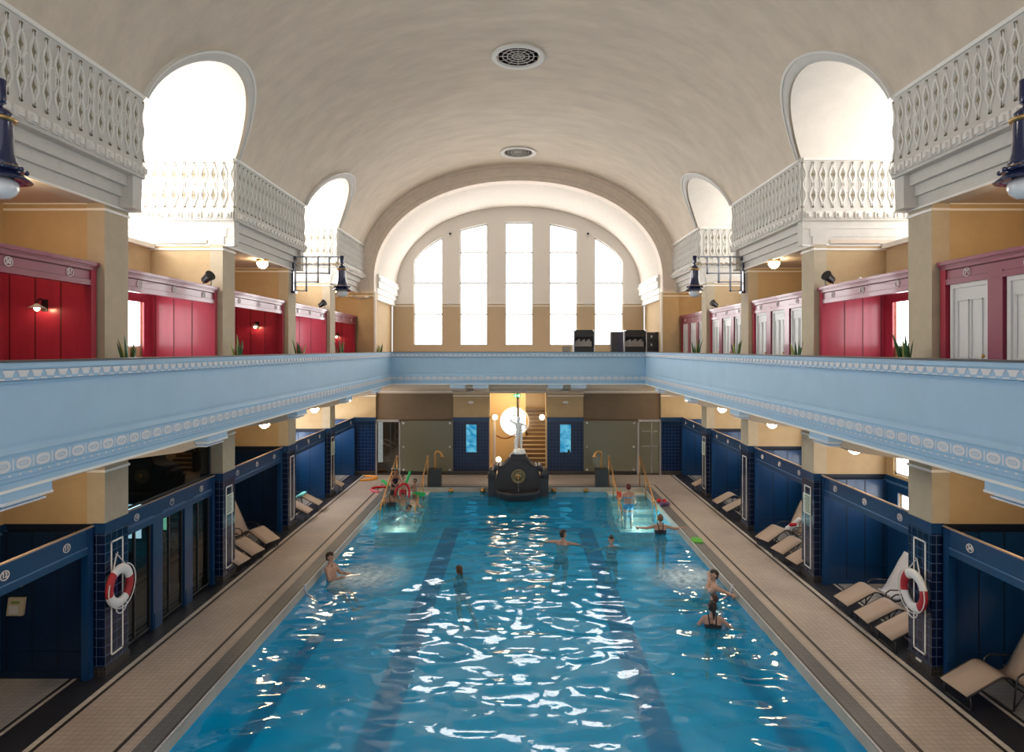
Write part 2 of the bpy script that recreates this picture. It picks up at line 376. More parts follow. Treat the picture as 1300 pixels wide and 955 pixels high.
    def mesh(s, name, mats):
        me = bpy.data.meshes.new(name); me.from_pydata(s.v, [], s.f)
        for m in (mats if isinstance(mats, (list, tuple)) else [mats]): me.materials.append(m)
        me.polygons.foreach_set('material_index', s.m); me.polygons.foreach_set('use_smooth', s.sm)
        bm = bmesh.new(); bm.from_mesh(me); bmesh.ops.recalc_face_normals(bm, faces=bm.faces); bm.to_mesh(me); bm.free()
        me.update(); return me
    def build(s, name, mats, parent=None, loc=None):
        o = bpy.data.objects.new(name, s.mesh(name, mats)); col.objects.link(o)
        if parent: o.parent = parent
        if loc: o.location = loc
        return o

def tag(o, label=None, cat=None, group=None, kind=None):
    if label: o['label'] = label
    if cat: o['category'] = cat
    if group: o['group'] = group
    if kind: o['kind'] = kind
    return o
def thing(name, label, cat, loc=(0, 0, 0), rotz=0, group=None, kind=None):
    o = bpy.data.objects.new(name, None); col.objects.link(o); o.empty_display_size = 0.1
    o.location = loc; o.rotation_euler = (0, 0, rotz); return tag(o, label, cat, group, kind)
KIDS = {}
def copy_tree(o, parent=None):
    c = o.copy(); col.objects.link(c)
    if parent: c.parent = parent
    for ch in [x for x in bpy.data.objects if x.parent == o]: copy_tree(ch, c)
    return c
def struct(o, label, cat): return tag(o, label, cat, kind='structure')

def text(parent, s, size, fr_o, rx, m=None, name='numeral'):
    cu = bpy.data.curves.new(name, 'FONT'); cu.body = s; cu.size = size; cu.align_x = 'CENTER'; cu.align_y = 'CENTER'; cu.extrude = 0.002
    cu.offset = 0.003
    cu.materials.append(m or M_num); o = bpy.data.objects.new(name, cu); col.objects.link(o)
    o.location = fr_o; o.rotation_euler = rx
    if parent: o.parent = parent
    TEXTS.append(o)
    return o
TEXTS = []
def flatten_texts():
    dg = bpy.context.evaluated_depsgraph_get(); cache = {}
    for o in TEXTS:
        k = o.data.body
        if k not in cache: cache[k] = bpy.data.meshes.new_from_object(o.evaluated_get(dg))
        q = bpy.data.objects.new('numeral', cache[k]); col.objects.link(q); q.parent = o.parent; q.location = o.location; q.rotation_euler = o.rotation_euler
        bpy.data.objects.remove(o)
SIDEN = {-1: 'left', 1: 'right'}
ORD = ['nearest', 'first', 'second', 'third', 'fourth', 'fifth']
# ------------------------------------------------------------------ vault
VA, VBh, VZ, VN = 6.95, 4.95, 3.05 + H, 2.1
def vx(z, a=VA, b=VBh):
    q = min(1, max(0, (z - VZ) / b)); return a * (1 - q ** VN) ** (1 / VN)
def vz(x, a=VA, b=VBh):
    q = min(1, abs(x) / a); return VZ + b * (1 - q ** VN) ** (1 / VN)
ZF = 10.03                                    # top of the frieze = springing of the vault
ZAP = LZ + LB
def lw(z):
    q = (z - LZ) / LB; return LA * math.sqrt(max(0, 1 - q * q))
VY0 = 2.0; VY1 = YE
def build_vault():
    mb = MB()
    nrow = 16
    t0 = math.asin((ZF - LZ) / LB)
    zs = [LZ + LB * math.sin(t0 + (PI / 2 - t0) * i / nrow) for i in range(nrow + 1)]
    for s in (-1, 1):
        segs = [lambda z: (VY0, LYC[0] - lw(z), 10), lambda z: (LYC[0] + lw(z), LYC[1] - lw(z), 8), lambda z: (LYC[1] + lw(z), VY1, 7)]
        for sg in segs:
            vs = []; k = sg(ZF)[2] + 1
            for z in zs:
                a, b, _ = sg(z)
                for i in range(k): vs.append((s * vx(z), a + (b - a) * i / (k - 1), z))
            mb.add(vs, [(r * k + i, r * k + i + 1, (r + 1) * k + i + 1, (r + 1) * k + i) for r in range(nrow) for i in range(k - 1)], 0, True)
    xa = vx(ZAP); xs = [xa * math.cos(PI * i / 40) for i in range(41)]
    ys = sorted(set([VY0 + (VY1 - VY0) * i / 12 for i in range(13)] + LYC)); k = len(ys)
    vs = [(x, y, vz(x)) for x in xs for y in ys]
    mb.add(vs, [(r * k + i, r * k + i + 1, (r + 1) * k + i + 1, (r + 1) * k + i) for r in range(40) for i in range(k - 1)], 0, True)
    c = mb.build('ceiling', M_vault); struct(c, 'broad plaster barrel vault spanning the whole pool hall', 'ceiling')
build_vault()

# ------------------------------------------------------------------ friezes
PROF = [(8.00, .26), (8.19, .26), (8.19, .20), (8.38, .20), (8.38, .12), (8.57, .12), (8.57, -.03), (8.80, -.03), (8.80, 0), (10.03, 0)]
def frieze(name, fr, L, label, seg_dentil=0.24, back=0.66, rec=1.0):
    """fr(u, z, w): w is measured out of the frieze face; u in 0..L"""
    mb = MB()
    poly = [(z, -d * (rec if d > 0 else 1)) for z, d in PROF] + [(10.03, -back), (8.00, -back)]
    vs = [fr(0, z, w) for z, w in poly] + [fr(L, z, w) for z, w in poly]; n = len(poly)
    mb.add(vs, [(i, (i + 1) % n, n + (i + 1) % n, n + i) for i in range(n)] + [tuple(range(n))[::-1], tuple(range(n, 2 * n))])
    o = mb.build(name, M_stone); struct(o, label, 'frieze')
    k = max(2, round(L / 0.235)); p = L / k
    rb = MB(); ib = MB()
    def ribbon(pts, w=0.016, h=0.022):
        for a, b in zip(pts, pts[1:]):
            dx, dz = b[0] - a[0], b[1] - a[1]; l = math.hypot(dx, dz) or 1; nx, nz = -dz / l * w, dx / l * w
            q = [(a[0] - nx, a[1] - nz), (b[0] - nx, b[1] - nz), (b[0] + nx, b[1] + nz), (a[0] + nx, a[1] + nz)]
            vs = [fr(u, z, 0.001) for u, z in q] + [fr(u, z, h) for u, z in q]
            rb.add(vs, [(4, 5, 6, 7), (0, 1, 5, 4), (2, 3, 7, 6)])
    zu, zl, zm, zt, zb = 9.66, 9.17, 9.415, 9.93, 8.90
    for i in range(k):
        u = (i + .5) * p
        hw = lambda z: p * (0.33 + 0.15 * math.cos(2 * PI * (z - zm) / (zu - zl)))
        zz = [zb + (zt - zb) * j / 20 for j in range(21)]
        for sg in (-1, 1):
            ribbon([(u + sg * hw(z), z) for z in zz])
            for zq in (zt, zb): ib.fbox(fr, u + sg * hw(zq) - .018, u + sg * hw(zq) + .018, zq - .022, zq + .022, 0.002, 0.02)
        ribbon([(u + p * .27 * math.cos(a), zm + .17 * math.sin(a)) for a in [2 * PI * j / 14 for j in range(15)]], 0.011, 0.012)
        if i < k - 1:
            for zc in (zu, zl):
                uu = u + p / 2; q = [(uu, zc - .115), (uu + p * .07, zc - .04), (uu + p * .22, zc), (uu + p * .07, zc + .04), (uu, zc + .115), (uu - p * .07, zc + .04), (uu - p * .22, zc), (uu - p * .07, zc - .04)]
                ib.add([fr(a, b, 0.004) for a, b in q], [tuple(range(8))])
            for sg in (-1, 1): ib.fbox(fr, u + p / 2 + sg * .03 - .012, u + p / 2 + sg * .03 + .012, zm - .045, zm + .045, 0.002, 0.012)
    rb.build('lattice_relief', M_stone2, o); ib.build('diamond_inlay', M_inlay, o)
    db = MB(); kd = max(2, round(L / seg_dentil)); pd = L / kd
    for i in range(kd):
        u = (i + .5) * pd
        db.fbox(fr, u - .075, u + .075, 8.62, 8.77, 0.02, 0.07)
        db.fbox(fr, u - .02, u + .06, 8.64, 8.73, 0.06, 0.11)
    db.build('dentil', M_stone2, o)
    tb = MB(); tb.fbox(fr, 0, L, 9.995, 10.06, 0, 0.04); tb.fbox(fr, 0, L, 7.965, 8.0, -.26 * rec - .01, -.26 * rec + .025); tb.build('edge_bead', M_white, o)
XF = 6.72
n = 0
for s in (-1, 1):
    for (a, b, w) in ((3.0, P[1] + PW - .02, 'nearest'), (P[2] + .02, P[3] + PW - .02, 'middle'), (P[4] + .02, YE, 'far')):
        n += 1
        frieze('trim_%d' % n, frame((s * XF, a, 0), (0, 1, 0), (-s, 0, 0)), b - a, 'white lattice frieze over the %s gallery, %s stretch between arched recesses' % (SIDEN[s], w))
for s in (-1, 1):
    for li in (0, 1):
        for near in (0, 1):
            y = LYC[li] + (LA if not near else -LA); n += 1
            frieze('trim_%d' % n, frame((s * (XF + .02), y, 0), (s, 0, 0), (0, -1 if not near else 1, 0)), 3.5,
                   'white lattice frieze turning into the %s %s arched recess, %s jamb' % (['nearer', 'farther'][li], SIDEN[s], 'front' if near else 'back'), back=0.30, rec=0.15)

# lunette barrels, trims and windows
def lunettes():
    global n
    for s in (-1, 1):
        for li, yc in enumerate(LYC):
            mb = MB(); t0 = math.asin((ZF - LZ) / LB); K = 28
            ang = [t0 + (PI - 2 * t0) * i / K for i in range(K + 1)]
            vs = []
            for a in ang:
                y = yc + LA * math.cos(a); z = LZ + LB * math.sin(a)
                vs += [(s * vx(z), y, z), (s * 10.25, y, z)]
            mb.add(vs, [(2 * i, 2 * i + 1, 2 * i + 3, 2 * i + 2) for i in range(K)], 0, True)
            mb.box(min(s * 8.6, s * 10.25), max(s * 8.6, s * 10.25), yc - LA, yc + LA, 7.9, 8.0)
            c = mb.build('ceiling', M_niche); struct(c, 'pale barrel of the %s %s arched window recess' % (['nearer', 'farther'][li], SIDEN[s]), 'ceiling')
            # moulding band on the vault
            tb = MB(); vs = []
            for k, (da, off) in enumerate(((0, 0.05), (.045, .06), (.15, .05), (.15, .07), (.19, .07), (.19, 0.0))):
                for a in ang:
                    z = LZ + (LB + da) * math.sin(a); z = max(z, ZF - .02)
                    vs.append((s * (vx(z) - off), yc + (LA + da * (.35 + .65 * math.sin(a) ** .5)) * math.cos(a), z - off * .5))
            k1 = K + 1
            for r in range(5): tb.add(vs[r * k1:(r + 2) * k1], [(i, i + 1, k1 + i + 1, k1 + i) for i in range(K)], 0 if r < 2 else 1, True)
            n += 1
            o = tb.build('trim_%d' % n, [M_stone, M_stone2]); struct(o, 'moulded band around the mouth of the %s %s arched recess' % (['nearer', 'farther'][li], SIDEN[s]), 'trim')
            # window at the back of the niche
            poly = [(yc - LA + .12, 8.15), (yc + LA - .12, 8.15)] + [(yc + (LA - .12) * math.cos(a), LZ + (LB - .12) * math.sin(a)) for a in ang]
            fr = lambda u, v, w, s=s: Vector((s * (10.2 + w), u, v))
            g = MB(); g.prism(fr, poly, 0.02, 0.03)
            wb = MB()
            outer = [(yc - LA - .2, 7.9), (yc + LA + .2, 7.9), (yc + LA + .2, 11.6), (yc - LA - .2, 11.6)]
            wb.prism(fr, outer, -.05, 0.1, holes=[poly])
            for u in (yc - .6, yc + .6): wb.fbox(fr, u - .03, u + .03, 8.1, 11.2, -.03, .02)
            for v in (8.9, 9.7, 10.5): wb.fbox(fr, yc - LA, yc + LA, v - .025, v + .025, -.03, .02)
            w = wb.build('window_%d' % (10 + (s + 1) + li), M_winframe); struct(w, 'bright window at the back of the %s %s arched recess' % (['nearer', 'farther'][li], SIDEN[s]), 'window')
            g.build('pane', M_sky2L if s < 0 else M_sky2, w)
lunettes()

# ------------------------------------------------------------------ side walls, pillars, gallery slabs
YN = 2.2                                   # where the modelled part of the hall starts
for s in (-1, 1):
    sd = SIDEN[s]
    # outer wall with its windows
    wins = []
    for i in range(1, 5):
        y0 = P[i] + PW; y1 = (P[i + 1] if i < 4 else YE)
        wins.append((i, y0, y1))
    holes = []; info = []
    for (i, y0, y1) in wins:
        up = (y0 + 1.1, y1 - .28, 5.55, 6.95) if i in (1, 3) else None
        if up: holes.append([(up[0], up[2]), (up[1], up[2]), (up[1], up[3]), (up[0], up[3])]); info.append(('upper', i, up))
        if (s == 1) or i in (3, 4):
            lo = (y0 + .9, y1 - .28, 2.62, 3.30); holes.append([(lo[0], lo[2]), (lo[1], lo[2]), (lo[1], lo[3]), (lo[0], lo[3])]); info.append(('lower', i, lo))
            l2 = (y0 + .9, y1 - .5, 1.55, 2.24); holes.append([(l2[0], l2[2]), (l2[1], l2[2]), (l2[1], l2[3]), (l2[0], l2[3])]); info.append(('low', i, l2))
    fr = lambda u, v, w, s=s: Vector((s * (XO + w), u, v))
    mb = MB(); mb.prism(fr, [(YN, 0), (YE, 0), (YE, 8.0), (YN, 8.0)], 0, 0.25, holes=holes)
    wall = mb.build('wall_' + sd, M_tan); struct(wall, 'tan outer wall behind the %s cabins of both floors' % sd, 'wall')
    pb = MB()
    for (nm, i, (a, b, z0, z1)) in info: pass
    # navy wainscot on the lower outer wall
    hl = [[(a, z0), (b, z0), (b, z1), (a, z1)] for (nm, i, (a, b, z0, z1)) in info if nm == 'low']
    wq = MB(); wq.prism(fr, [(YN, 0.02), (YE, 0.02), (YE, 2.56), (YN, 2.56)], -.03, -.002, holes=hl); wq.build('wainscot', M_navy, wall)
    lb = MB(); lb.fbox(fr, YN, YE, 2.40, 2.45, -.06, -.03); lb.build('wainscot_rail', M_navyl, wall)
    for q, (nm, i, (a, b, z0, z1)) in enumerate(info):
        fb = MB()
        for (u0, u1, v0, v1) in ((a, b, z0, z0 + .05), (a, b, z1 - .05, z1), (a, a + .05, z0, z1), (b - .05, b, z0, z1), ((a + b) / 2 - .03, (a + b) / 2 + .03, z0, z1), (b - .75, b - .70, z0, z1)):
            fb.fbox(fr, u0, u1, v0, v1, .04, .12)
        w = fb.build('window_%d' % (20 + q + (s + 1) * 10), M_winframe)
        struct(w, '%s window in the %s outer wall, bay behind the %s pillar' % ({'upper': 'gallery level', 'lower': 'high poolside', 'low': 'low poolside'}[nm], sd, ORD[i]), 'window')
        gb = MB(); gb.fbox(fr, a, b, z0, z1, .10, .11); gb.build('pane', M_sky4 if (nm != 'upper' and s < 0 and i in (3, 4)) else M_sky3, w)
    # pillars (each floor in one piece) and cross walls
    for i in range(0, 5):
        y = P[i]
        pm = MB(); x0, x1 = sorted((s * XP, s * (XP + .30)))
        pm.box(x0, x1, y, y + PW, 2.565, 3.66); pm.box(x0, x1, y, y + PW, GF, 8.0)
        p = pm.build('pillar', M_pillar); struct(p, 'square tan pillar with a blue tiled foot, %s side, %s from the camera' % (sd, ['nearest', 'second', 'third', 'fourth', 'fifth'][i]), 'pillar')
        x0, x1 = sorted((s * XP, s * (XP + .18)))
        tb = MB(); tb.box(x0, x1, y, y + PW, 0, 2.565); tb.build('tiled_foot', M_btile, p)
        tb = MB(); x0, x1 = sorted((s * (XP - .012), s * (XP + .2))); tb.box(x0, x1, y - .012, y + PW + .012, 2.40, 2.575); tb.build('tile_capping', M_navy, p)
        tb = MB(); x0, x1 = sorted((s * (XP - .02), s * (XP + .19))); tb.box(x0, x1, y - .02, y + PW + .02, 0, 0.14); tb.build('foot_mosaic', M_mosaic, p)
        fb = MB(); f2 = frame((s * XP, y, 0), (0, 1, 0), (-s, 0, 0))
        for (u0, u1, v0, v1) in ((.158, .187, .25, 2.22), (.474, .503, .25, 2.22), (.158, .503, .25, .28), (.158, .503, 2.19, 2.22)): fb.fbox(f2, u0, u1, v0, v1, .001, .009)
        fb.build('white_tile_border', M_white, p)
        lb = MB()
        for z in (3.46, 7.89): 
            x0, x1 = sorted((s * (XP - .02), s * (XP + .3))); lb.box(x0, x1, y - .02, y + PW + .02, z - .022, z + .022)
        for z in (3.60,): lb.box(x0, x1, y - .03, y + PW + .03, z - .015, z + .015)
        lb.build('white_moulding', M_white, p)
        # cross wall
        x0, x1 = sorted((s * (XP + .28), s * XO))
        cm = MB(); cm.box(x0, x1, y + .02, y + PW - .02, 2.56, 3.7); cm.box(x0, x1, y + .02, y + PW - .02, GF, 8.0)
        c = cm.build('wall_cross', M_tan); struct(c, 'tan cross wall above the cabins behind the %s pillar on the %s side' % (['nearest', 'second', 'third', 'fourth', 'fifth'][i], sd), 'wall')
        lb = MB()
        for z in (3.46, 7.89, 8.0): lb.box(x0, x1, y + .0, y + PW, z - .02, z + .02)
        lb.build('white_moulding', M_white, c)
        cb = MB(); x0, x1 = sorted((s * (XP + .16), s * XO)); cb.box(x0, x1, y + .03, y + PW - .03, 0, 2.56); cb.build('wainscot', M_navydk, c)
    # gallery floor slab, soffit and pillar-line beam
    gb = MB(); x0, x1 = sorted((s * (XB + .12), s * XO)); gb.box(x0, x1, YN, YE, 4.10, GF)
    g = gb.build('floor', M_ceil); struct(g, 'gallery floor slab along the %s side' % sd, 'floor')
    bb = MB(); x0, x1 = sorted((s * (XP - .22), s * (XP + .35))); bb.box(x0, x1, YN, YE, 3.60, 4.10); bb.build('beam', M_ceil, g)
    bb = MB(); x0, x1 = sorted((s * (XP - .30), s * (XP + .40))); bb.box(x0, x1, YN, YE, 3.80, 4.10); bb.build('beam', M_ceil, g)
    bb = MB(); x0, x1 = sorted((s * (XP + .35), s * XO)); bb.box(x0, x1, YN, YE, 3.62, 3.70); bb.build('lower_ceiling', M_ceil, g)
    # low ceilings over the bays between the arched recesses
    for (a, b, w) in ((YN, P[1] + PW, 'nearest'), (P[2], P[3] + PW, 'middle'), (P[4], YE, 'far')):
        ub = MB(); x0, x1 = sorted((s * (XF + .66), s * (XO + .2))); ub.box(x0, x1, a, b, 8.0, 8.12)
        c = ub.build('ceiling', M_ceil); struct(c, 'low flat ceiling over the %s gallery, %s stretch' % (sd, w), 'ceiling')

# brackets under the gallery
def bracket_poly():
    return [(0.02, 4.08), (0.02, 3.94), (0.10, 3.92), (.16, 3.86), (.30, 3.84), (.42, 3.78), (1.3, 3.66), (1.56, 3.60), (1.60, 4.08)]
def bracket(fr, label, w=PW, grp=None):
    o = None
    mb = MB(); mb.prism(lambda u, v, q: fr(q, v, -u), [(max(.20, u), v) for u, v in bracket_poly()], 0.0, w)
    o = mb.build('bracket', M_ceil); tag(o, label, 'bracket', kind='structure')
    hb = MB(); hb.fbox(fr, -.02, w + .02, 3.955, 4.09, -.22, .03); hb.fbox(fr, 0, w, 3.915, 3.955, -.22, .0); hb.fbox(fr, .02, w - .02, 3.88, 3.915, -.22, -.05)
    hb.build('bracket_head', M_pblue, o)
    hb = MB(); hb.fbox(fr, -.02, w + .02, 3.925, 3.955, -.2, .045); hb.fbox(fr, 0, w, 3.865, 3.885, -.2, -.02)
    hb.build('bracket_bead', M_porn, o)
for s in (-1, 1):
    for i in range(5):
        bracket(frame((s * XB, P[i], 0), (0, 1, 0), (-s, 0, 0)), 'light blue bracket under the %s gallery at its %s pillar' % (SIDEN[s], ['nearest', 'second', 'third', 'fourth', 'fifth'][i]))
for k, px in enumerate((581, 610, 705, 734.5)):
    bracket(frame(((px - 658) / F * YB - .3, YB, 0), (1, 0, 0), (0, -1, 0)), '%s of four light blue brackets under the end gallery' % ['leftmost', 'second from left', 'third from left', 'rightmost'][k], w=.6)

# parapet swept along left, end and right
PATH = [(-XB, YN), (-XB, YB), (XB, YB), (XB, YN)]
def sweep(prof, mi=0, mb=None, path=PATH):
    """prof: list of (out, z); out is towards the pool"""
    mb = mb or MB(); n = len(prof); vs = []
    for k, (px, py) in enumerate(path):
        for o, z in prof:
            if k == 0: vs.append((px + o, py, z))
            elif k == 1: vs.append((px + o, py - o, z))
            elif k == 2: vs.append((px - o, py - o, z))
            else: vs.append((px - o, py, z))
    fs = [(k * n + i, k * n + (i + 1) % n, (k + 1) * n + (i + 1) % n, (k + 1) * n + i) for k in range(3) for i in range(n)]
    fs += [tuple(range(n)), tuple(range(3 * n, 4 * n))]
    return mb.add(vs, fs, mi)
pm = sweep([(-.14, 5.385), (.035, 5.385), (.035, 5.33), (.02, 5.325), (.02, 5.20), (.0, 5.19), (0, 4.55), (-.005, 4.50), (0.0, 4.45), (.025, 4.40), (.025, 4.245), (.04, 4.24), (.04, 4.20), (.02, 4.19), (.02, 4.15), (.035, 4.145), (.035, 4.085), (-.14, 4.085)])
par = pm.build('wall_gallery', M_pblue); struct(par, 'light blue gallery parapet running round three sides of the pool', 'parapet')
sweep([(-.15, 5.385), (.05, 5.385), (.05, 5.41), (-.15, 5.41)]).build('coping', M_cap, par)
sweep([(-.14, 4.055), (.05, 4.055), (.05, 4.085), (-.14, 4.085)]).build('bottom_lip', M_white, par)
b2 = sweep([(.0, 4.41), (.032, 4.41), (.032, 4.432), (.0, 4.432)]); sweep([(.0, 5.17), (.026, 5.17), (.026, 5.183), (0, 5.183)], 0, b2); sweep([(.0, 5.318), (.04, 5.318), (.04, 5.332), (0, 5.332)], 0, b2)
sweep([(.0, 4.236), (.046, 4.236), (.046, 4.25), (0, 4.25)], 0, b2); sweep([(.0, 4.14), (.042, 4.14), (.042, 4.152), (0, 4.152)], 0, b2)
b2.build('blue_moulding', M_pblue2, par)
ob = MB(); sb = MB()
RUNS = [(frame((-XB, YN, 0), (0, 1, 0), (1, 0, 0)), YB - YN), (frame((-XB, YB, 0), (1, 0, 0), (0, -1, 0)), 2 * XB), (frame((XB, YN, 0), (0, 1, 0), (-1, 0, 0)), YB - YN)]
def ring2d(mb, fr, u, v, a, b, t, w, h=.006, K=14, sup=2.6):
    o = []; i_ = []
    for k in range(K):
        an = 2 * PI * k / K; c, s_ = math.cos(an), math.sin(an)
        cc = math.copysign(abs(c) ** (2 / sup), c); ss = math.copysign(abs(s_) ** (2 / sup), s_)
        o.append((u + a * cc, v + b * ss)); i_.append((u + (a - t) * cc, v + (b - t) * ss))
    vs = [fr(x, z, w) for x, z in o] + [fr(x, z, w + h) for x, z in o] + [fr(x, z, w + h) for x, z in i_] + [fr(x, z, w) for x, z in i_]
    fs = []
    for q in range(3):
        for k in range(K): fs.append((q * K + k, q * K + (k + 1) % K, (q + 1) * K + (k + 1) % K, (q + 1) * K + k))
    mb.add(vs, fs)
for fr, L in RUNS:
    k = round(L / 0.28); p = L / k
    for i in range(k):
        u = (i + .5) * p
        ring2d(ob, fr, u, 4.325, .105, .062, .036, .026)
        ring2d(ob, fr, u, 4.325, .058, .016, .012, .026, K=10)
        ob.fbox(fr, i * p - .008, i * p + .008, 4.27, 4.385, .02, .031)
        for q in (.25, .75): ob.fbox(fr, (i + q) * p - .02, (i + q) * p + .02, 4.212, 4.228, .035, .048)
    k = round(L / 0.197); p = L / k
    for i in range(k):
        u = (i + .5) * p
        pts = [(u - .085, 5.305), (u + .085, 5.305), (u + .055, 5.262), (u + .045, 5.235), (u - .045, 5.235), (u - .055, 5.262)]
        sb.prism(fr, pts, .021, .034)
        sb.fbox(fr, u + p / 2 - .045, u + p / 2 + .045, 5.205, 5.222, .021, .032)
ob.build('oval_ornament', M_porn, par); sb.build('scallop_ornament', M_porn, par)
# end gallery floor
gb = MB(); gb.box(-XO, XO, YB + .12, 33.5, 4.10, GF); gb.box(-6.9, 6.9, YB + .2, 28.5, 3.88, 4.10); gb.box(-6.9, 6.9, 28.0, 28.7, 3.60, 3.9)
g = gb.build('floor', M_ceil); struct(g, 'end gallery floor slab under the great window', 'floor')
lb = MB(); lb.box(-6.9, 6.9, 27.95, 28.02, 3.66, 3.70); lb.box(-6.9, 6.9, 27.6, 27.66, 3.86, 3.88); lb.build('soffit_moulding', M_white, g)

# ------------------------------------------------------------------ end wall, upper: arch ring and window alcove
AA, AB = 6.30, 4.29
def arch_pts(a, b, K=48):
    out = []
    for i in range(K + 1):
        t = PI * i / K; c, s_ = math.cos(t), math.sin(t)
        out.append((a * math.copysign(abs(c) ** (2 / VN), c), VZ + b * s_ ** (2 / VN)))
    return out
rb = MB()
steps = [(1.0, 28.02), (.80, 28.02), (.80, 28.10), (.30, 28.10), (.30, 28.18), (.0, 28.18), (0.0, 28.75)]
rows = []
for f, y in steps:
    rows.append([(x, y, z) for x, z in [(AA * 1 + f * (VA - AA) * 1.0, 6.3)] + arch_pts(AA + f * (VA - AA), AB + f * (VBh + .02 - AB)) + [(-(AA + f * (VA - AA)), 6.3)]])
k = len(rows[0])
# the moulded ring starts at the capital (z=8), below it a plain pier
for r in range(len(rows) - 1):
    rb.add([( x, y, max(z, 8.0)) for x, y, z in rows[r]] + [(x, y, max(z, 8.0)) for x, y, z in rows[r + 1]], [(i, i + 1, k + i + 1, k + i) for i in range(k - 1)], 0, True)
ring = rb.build('wall_arch', M_ring); struct(ring, 'broad moulded arch framing the great end window', 'arch')
pb = MB()
for s in (-1, 1):
    x0, x1 = sorted((s * 6.26, s * 7.02)); pb.box(x0, x1, 28.2, 28.75, GF, 8.02)
    x0, x1 = sorted((s * 7.02, s * XO)); pb.box(x0, x1, 28.3, 28.7, GF, 8.02)
p = pb.build('wall_pier', M_tan); struct(p, 'tan piers carrying the great arch at gallery level', 'wall')
lb = MB()
for s in (-1, 1):
    x0, x1 = sorted((s * 6.24, s * XO))
    for z in (7.84, 8.0): lb.box(x0, x1, 28.17, 28.32, z - .02, z + .02)
    x0, x1 = sorted((s * 6.22, s * 6.30)); lb.box(x0, x1, 28.16, 28.24, GF, 8.0)
lb.build('white_moulding', M_white, p)
YW = 33.4
ab = MB(); pts = arch_pts(AA, AB); K = len(pts)
ab.add([(x, 28.75, z) for x, z in pts] + [(x, YW, z) for x, z in pts], [(i, i + 1, K + i + 1, K + i) for i in range(K - 1)], 0, True)
c = ab.build('ceiling', mat('alcove_plaster', (.66, .60, .53), .85, var=.05)); struct(c, 'pale barrel ceiling over the great end window', 'ceiling')
for s in (-1, 1):
    wb = MB(); x0, x1 = sorted((s * 6.55, s * 6.75)); wb.box(x0, x1, 28.75, YW, GF, 8.0)
    w = wb.build('wall_alcove_' + SIDEN[s], M_tan); struct(w, 'tan %s side wall of the window alcove' % SIDEN[s], 'wall')
    mb = MB()
    for (d, z0, z1) in ((.05, 7.75, 8.0), (-.02, 8.0, 8.25), (-.1, 8.25, 8.55), (-.16, 8.55, 8.7), (-.1, 8.7, 8.85)):
        x0, x1 = sorted((s * (6.30 + d), s * 6.75)); mb.box(x0, x1, 28.75, YW, z0, z1)
    mb.build('moulding', M_white, w)
def bx(px): return (px - 658) / F * YW
def bz(py): return H + (443 - py) / F * YW
arc = lambda x: bz(352) + (bz(281) - bz(352)) * math.sqrt(max(0, 1 - (x / bx(796)) ** 2))
wdef = [(525.5, 561.6), (584, 618.7), (641.5, 676.5), (698, 732.5), (755, 790.8)]
holes = []; wf = frame((0, YW, 0), (1, 0, 0), (0, -1, 0)); zb_ = bz(438.5)
for (a, b) in wdef:
    x0, x1 = bx(a), bx(b); K = 8
    if a == 641.5: top = [(x1, bz(282)), (x0, bz(282))]
    else: top = [(x1 + (x0 - x1) * i / K, min(arc(x1 + (x0 - x1) * i / K), bz(283))) for i in range(K + 1)]
    holes.append([(x0, zb_), (x1, zb_)] + top)
oz = [(x * 1.01, z) for x, z in arch_pts(AA + .1, AB + .1)]
wb = MB(); wb.prism(wf, [(-6.5, GF), (6.5, GF)] + oz, -.35, 0, holes=holes)
def split_mat():
    m = bpy.data.materials.new('end_wall_two_tone'); m.use_nodes = True; nt = m.node_tree; b = nt.nodes['Principled BSDF']; b.inputs['Roughness'].default_value = .85
    g = nt.nodes.new('ShaderNodeNewGeometry'); s = nt.nodes.new('ShaderNodeSeparateXYZ'); nt.links.new(g.outputs['Position'], s.inputs[0])
    c = nt.nodes.new('ShaderNodeMath'); c.operation = 'GREATER_THAN'; c.inputs[1].default_value = 7.86; nt.links.new(s.outputs['Z'], c.inputs[0])
    mx = nt.nodes.new('ShaderNodeMix'); mx.data_type = 'RGBA'; nt.links.new(c.outputs[0], mx.inputs['Factor'])
    mx.inputs['A'].default_value = (.52, .41, .28, 1); mx.inputs['B'].default_value = (.78, .75, .71, 1); nt.links.new(mx.outputs['Result'], b.inputs['Base Color']); return m
w = wb.build('wall_end', split_mat()); struct(w, 'two-tone end wall holding the five tall windows', 'wall')
lb = MB()
xs = [-6.5] + [bx(v) for ab_ in wdef for v in ab_] + [6.5]
for i in range(0, len(xs), 2):
    for z in (bz(385.2), bz(388.6)): lb.box(xs[i] + .02, xs[i + 1] - .02, YW - .03, YW, z - .025, z + .025)
lb.build('white_moulding', M_white, w)
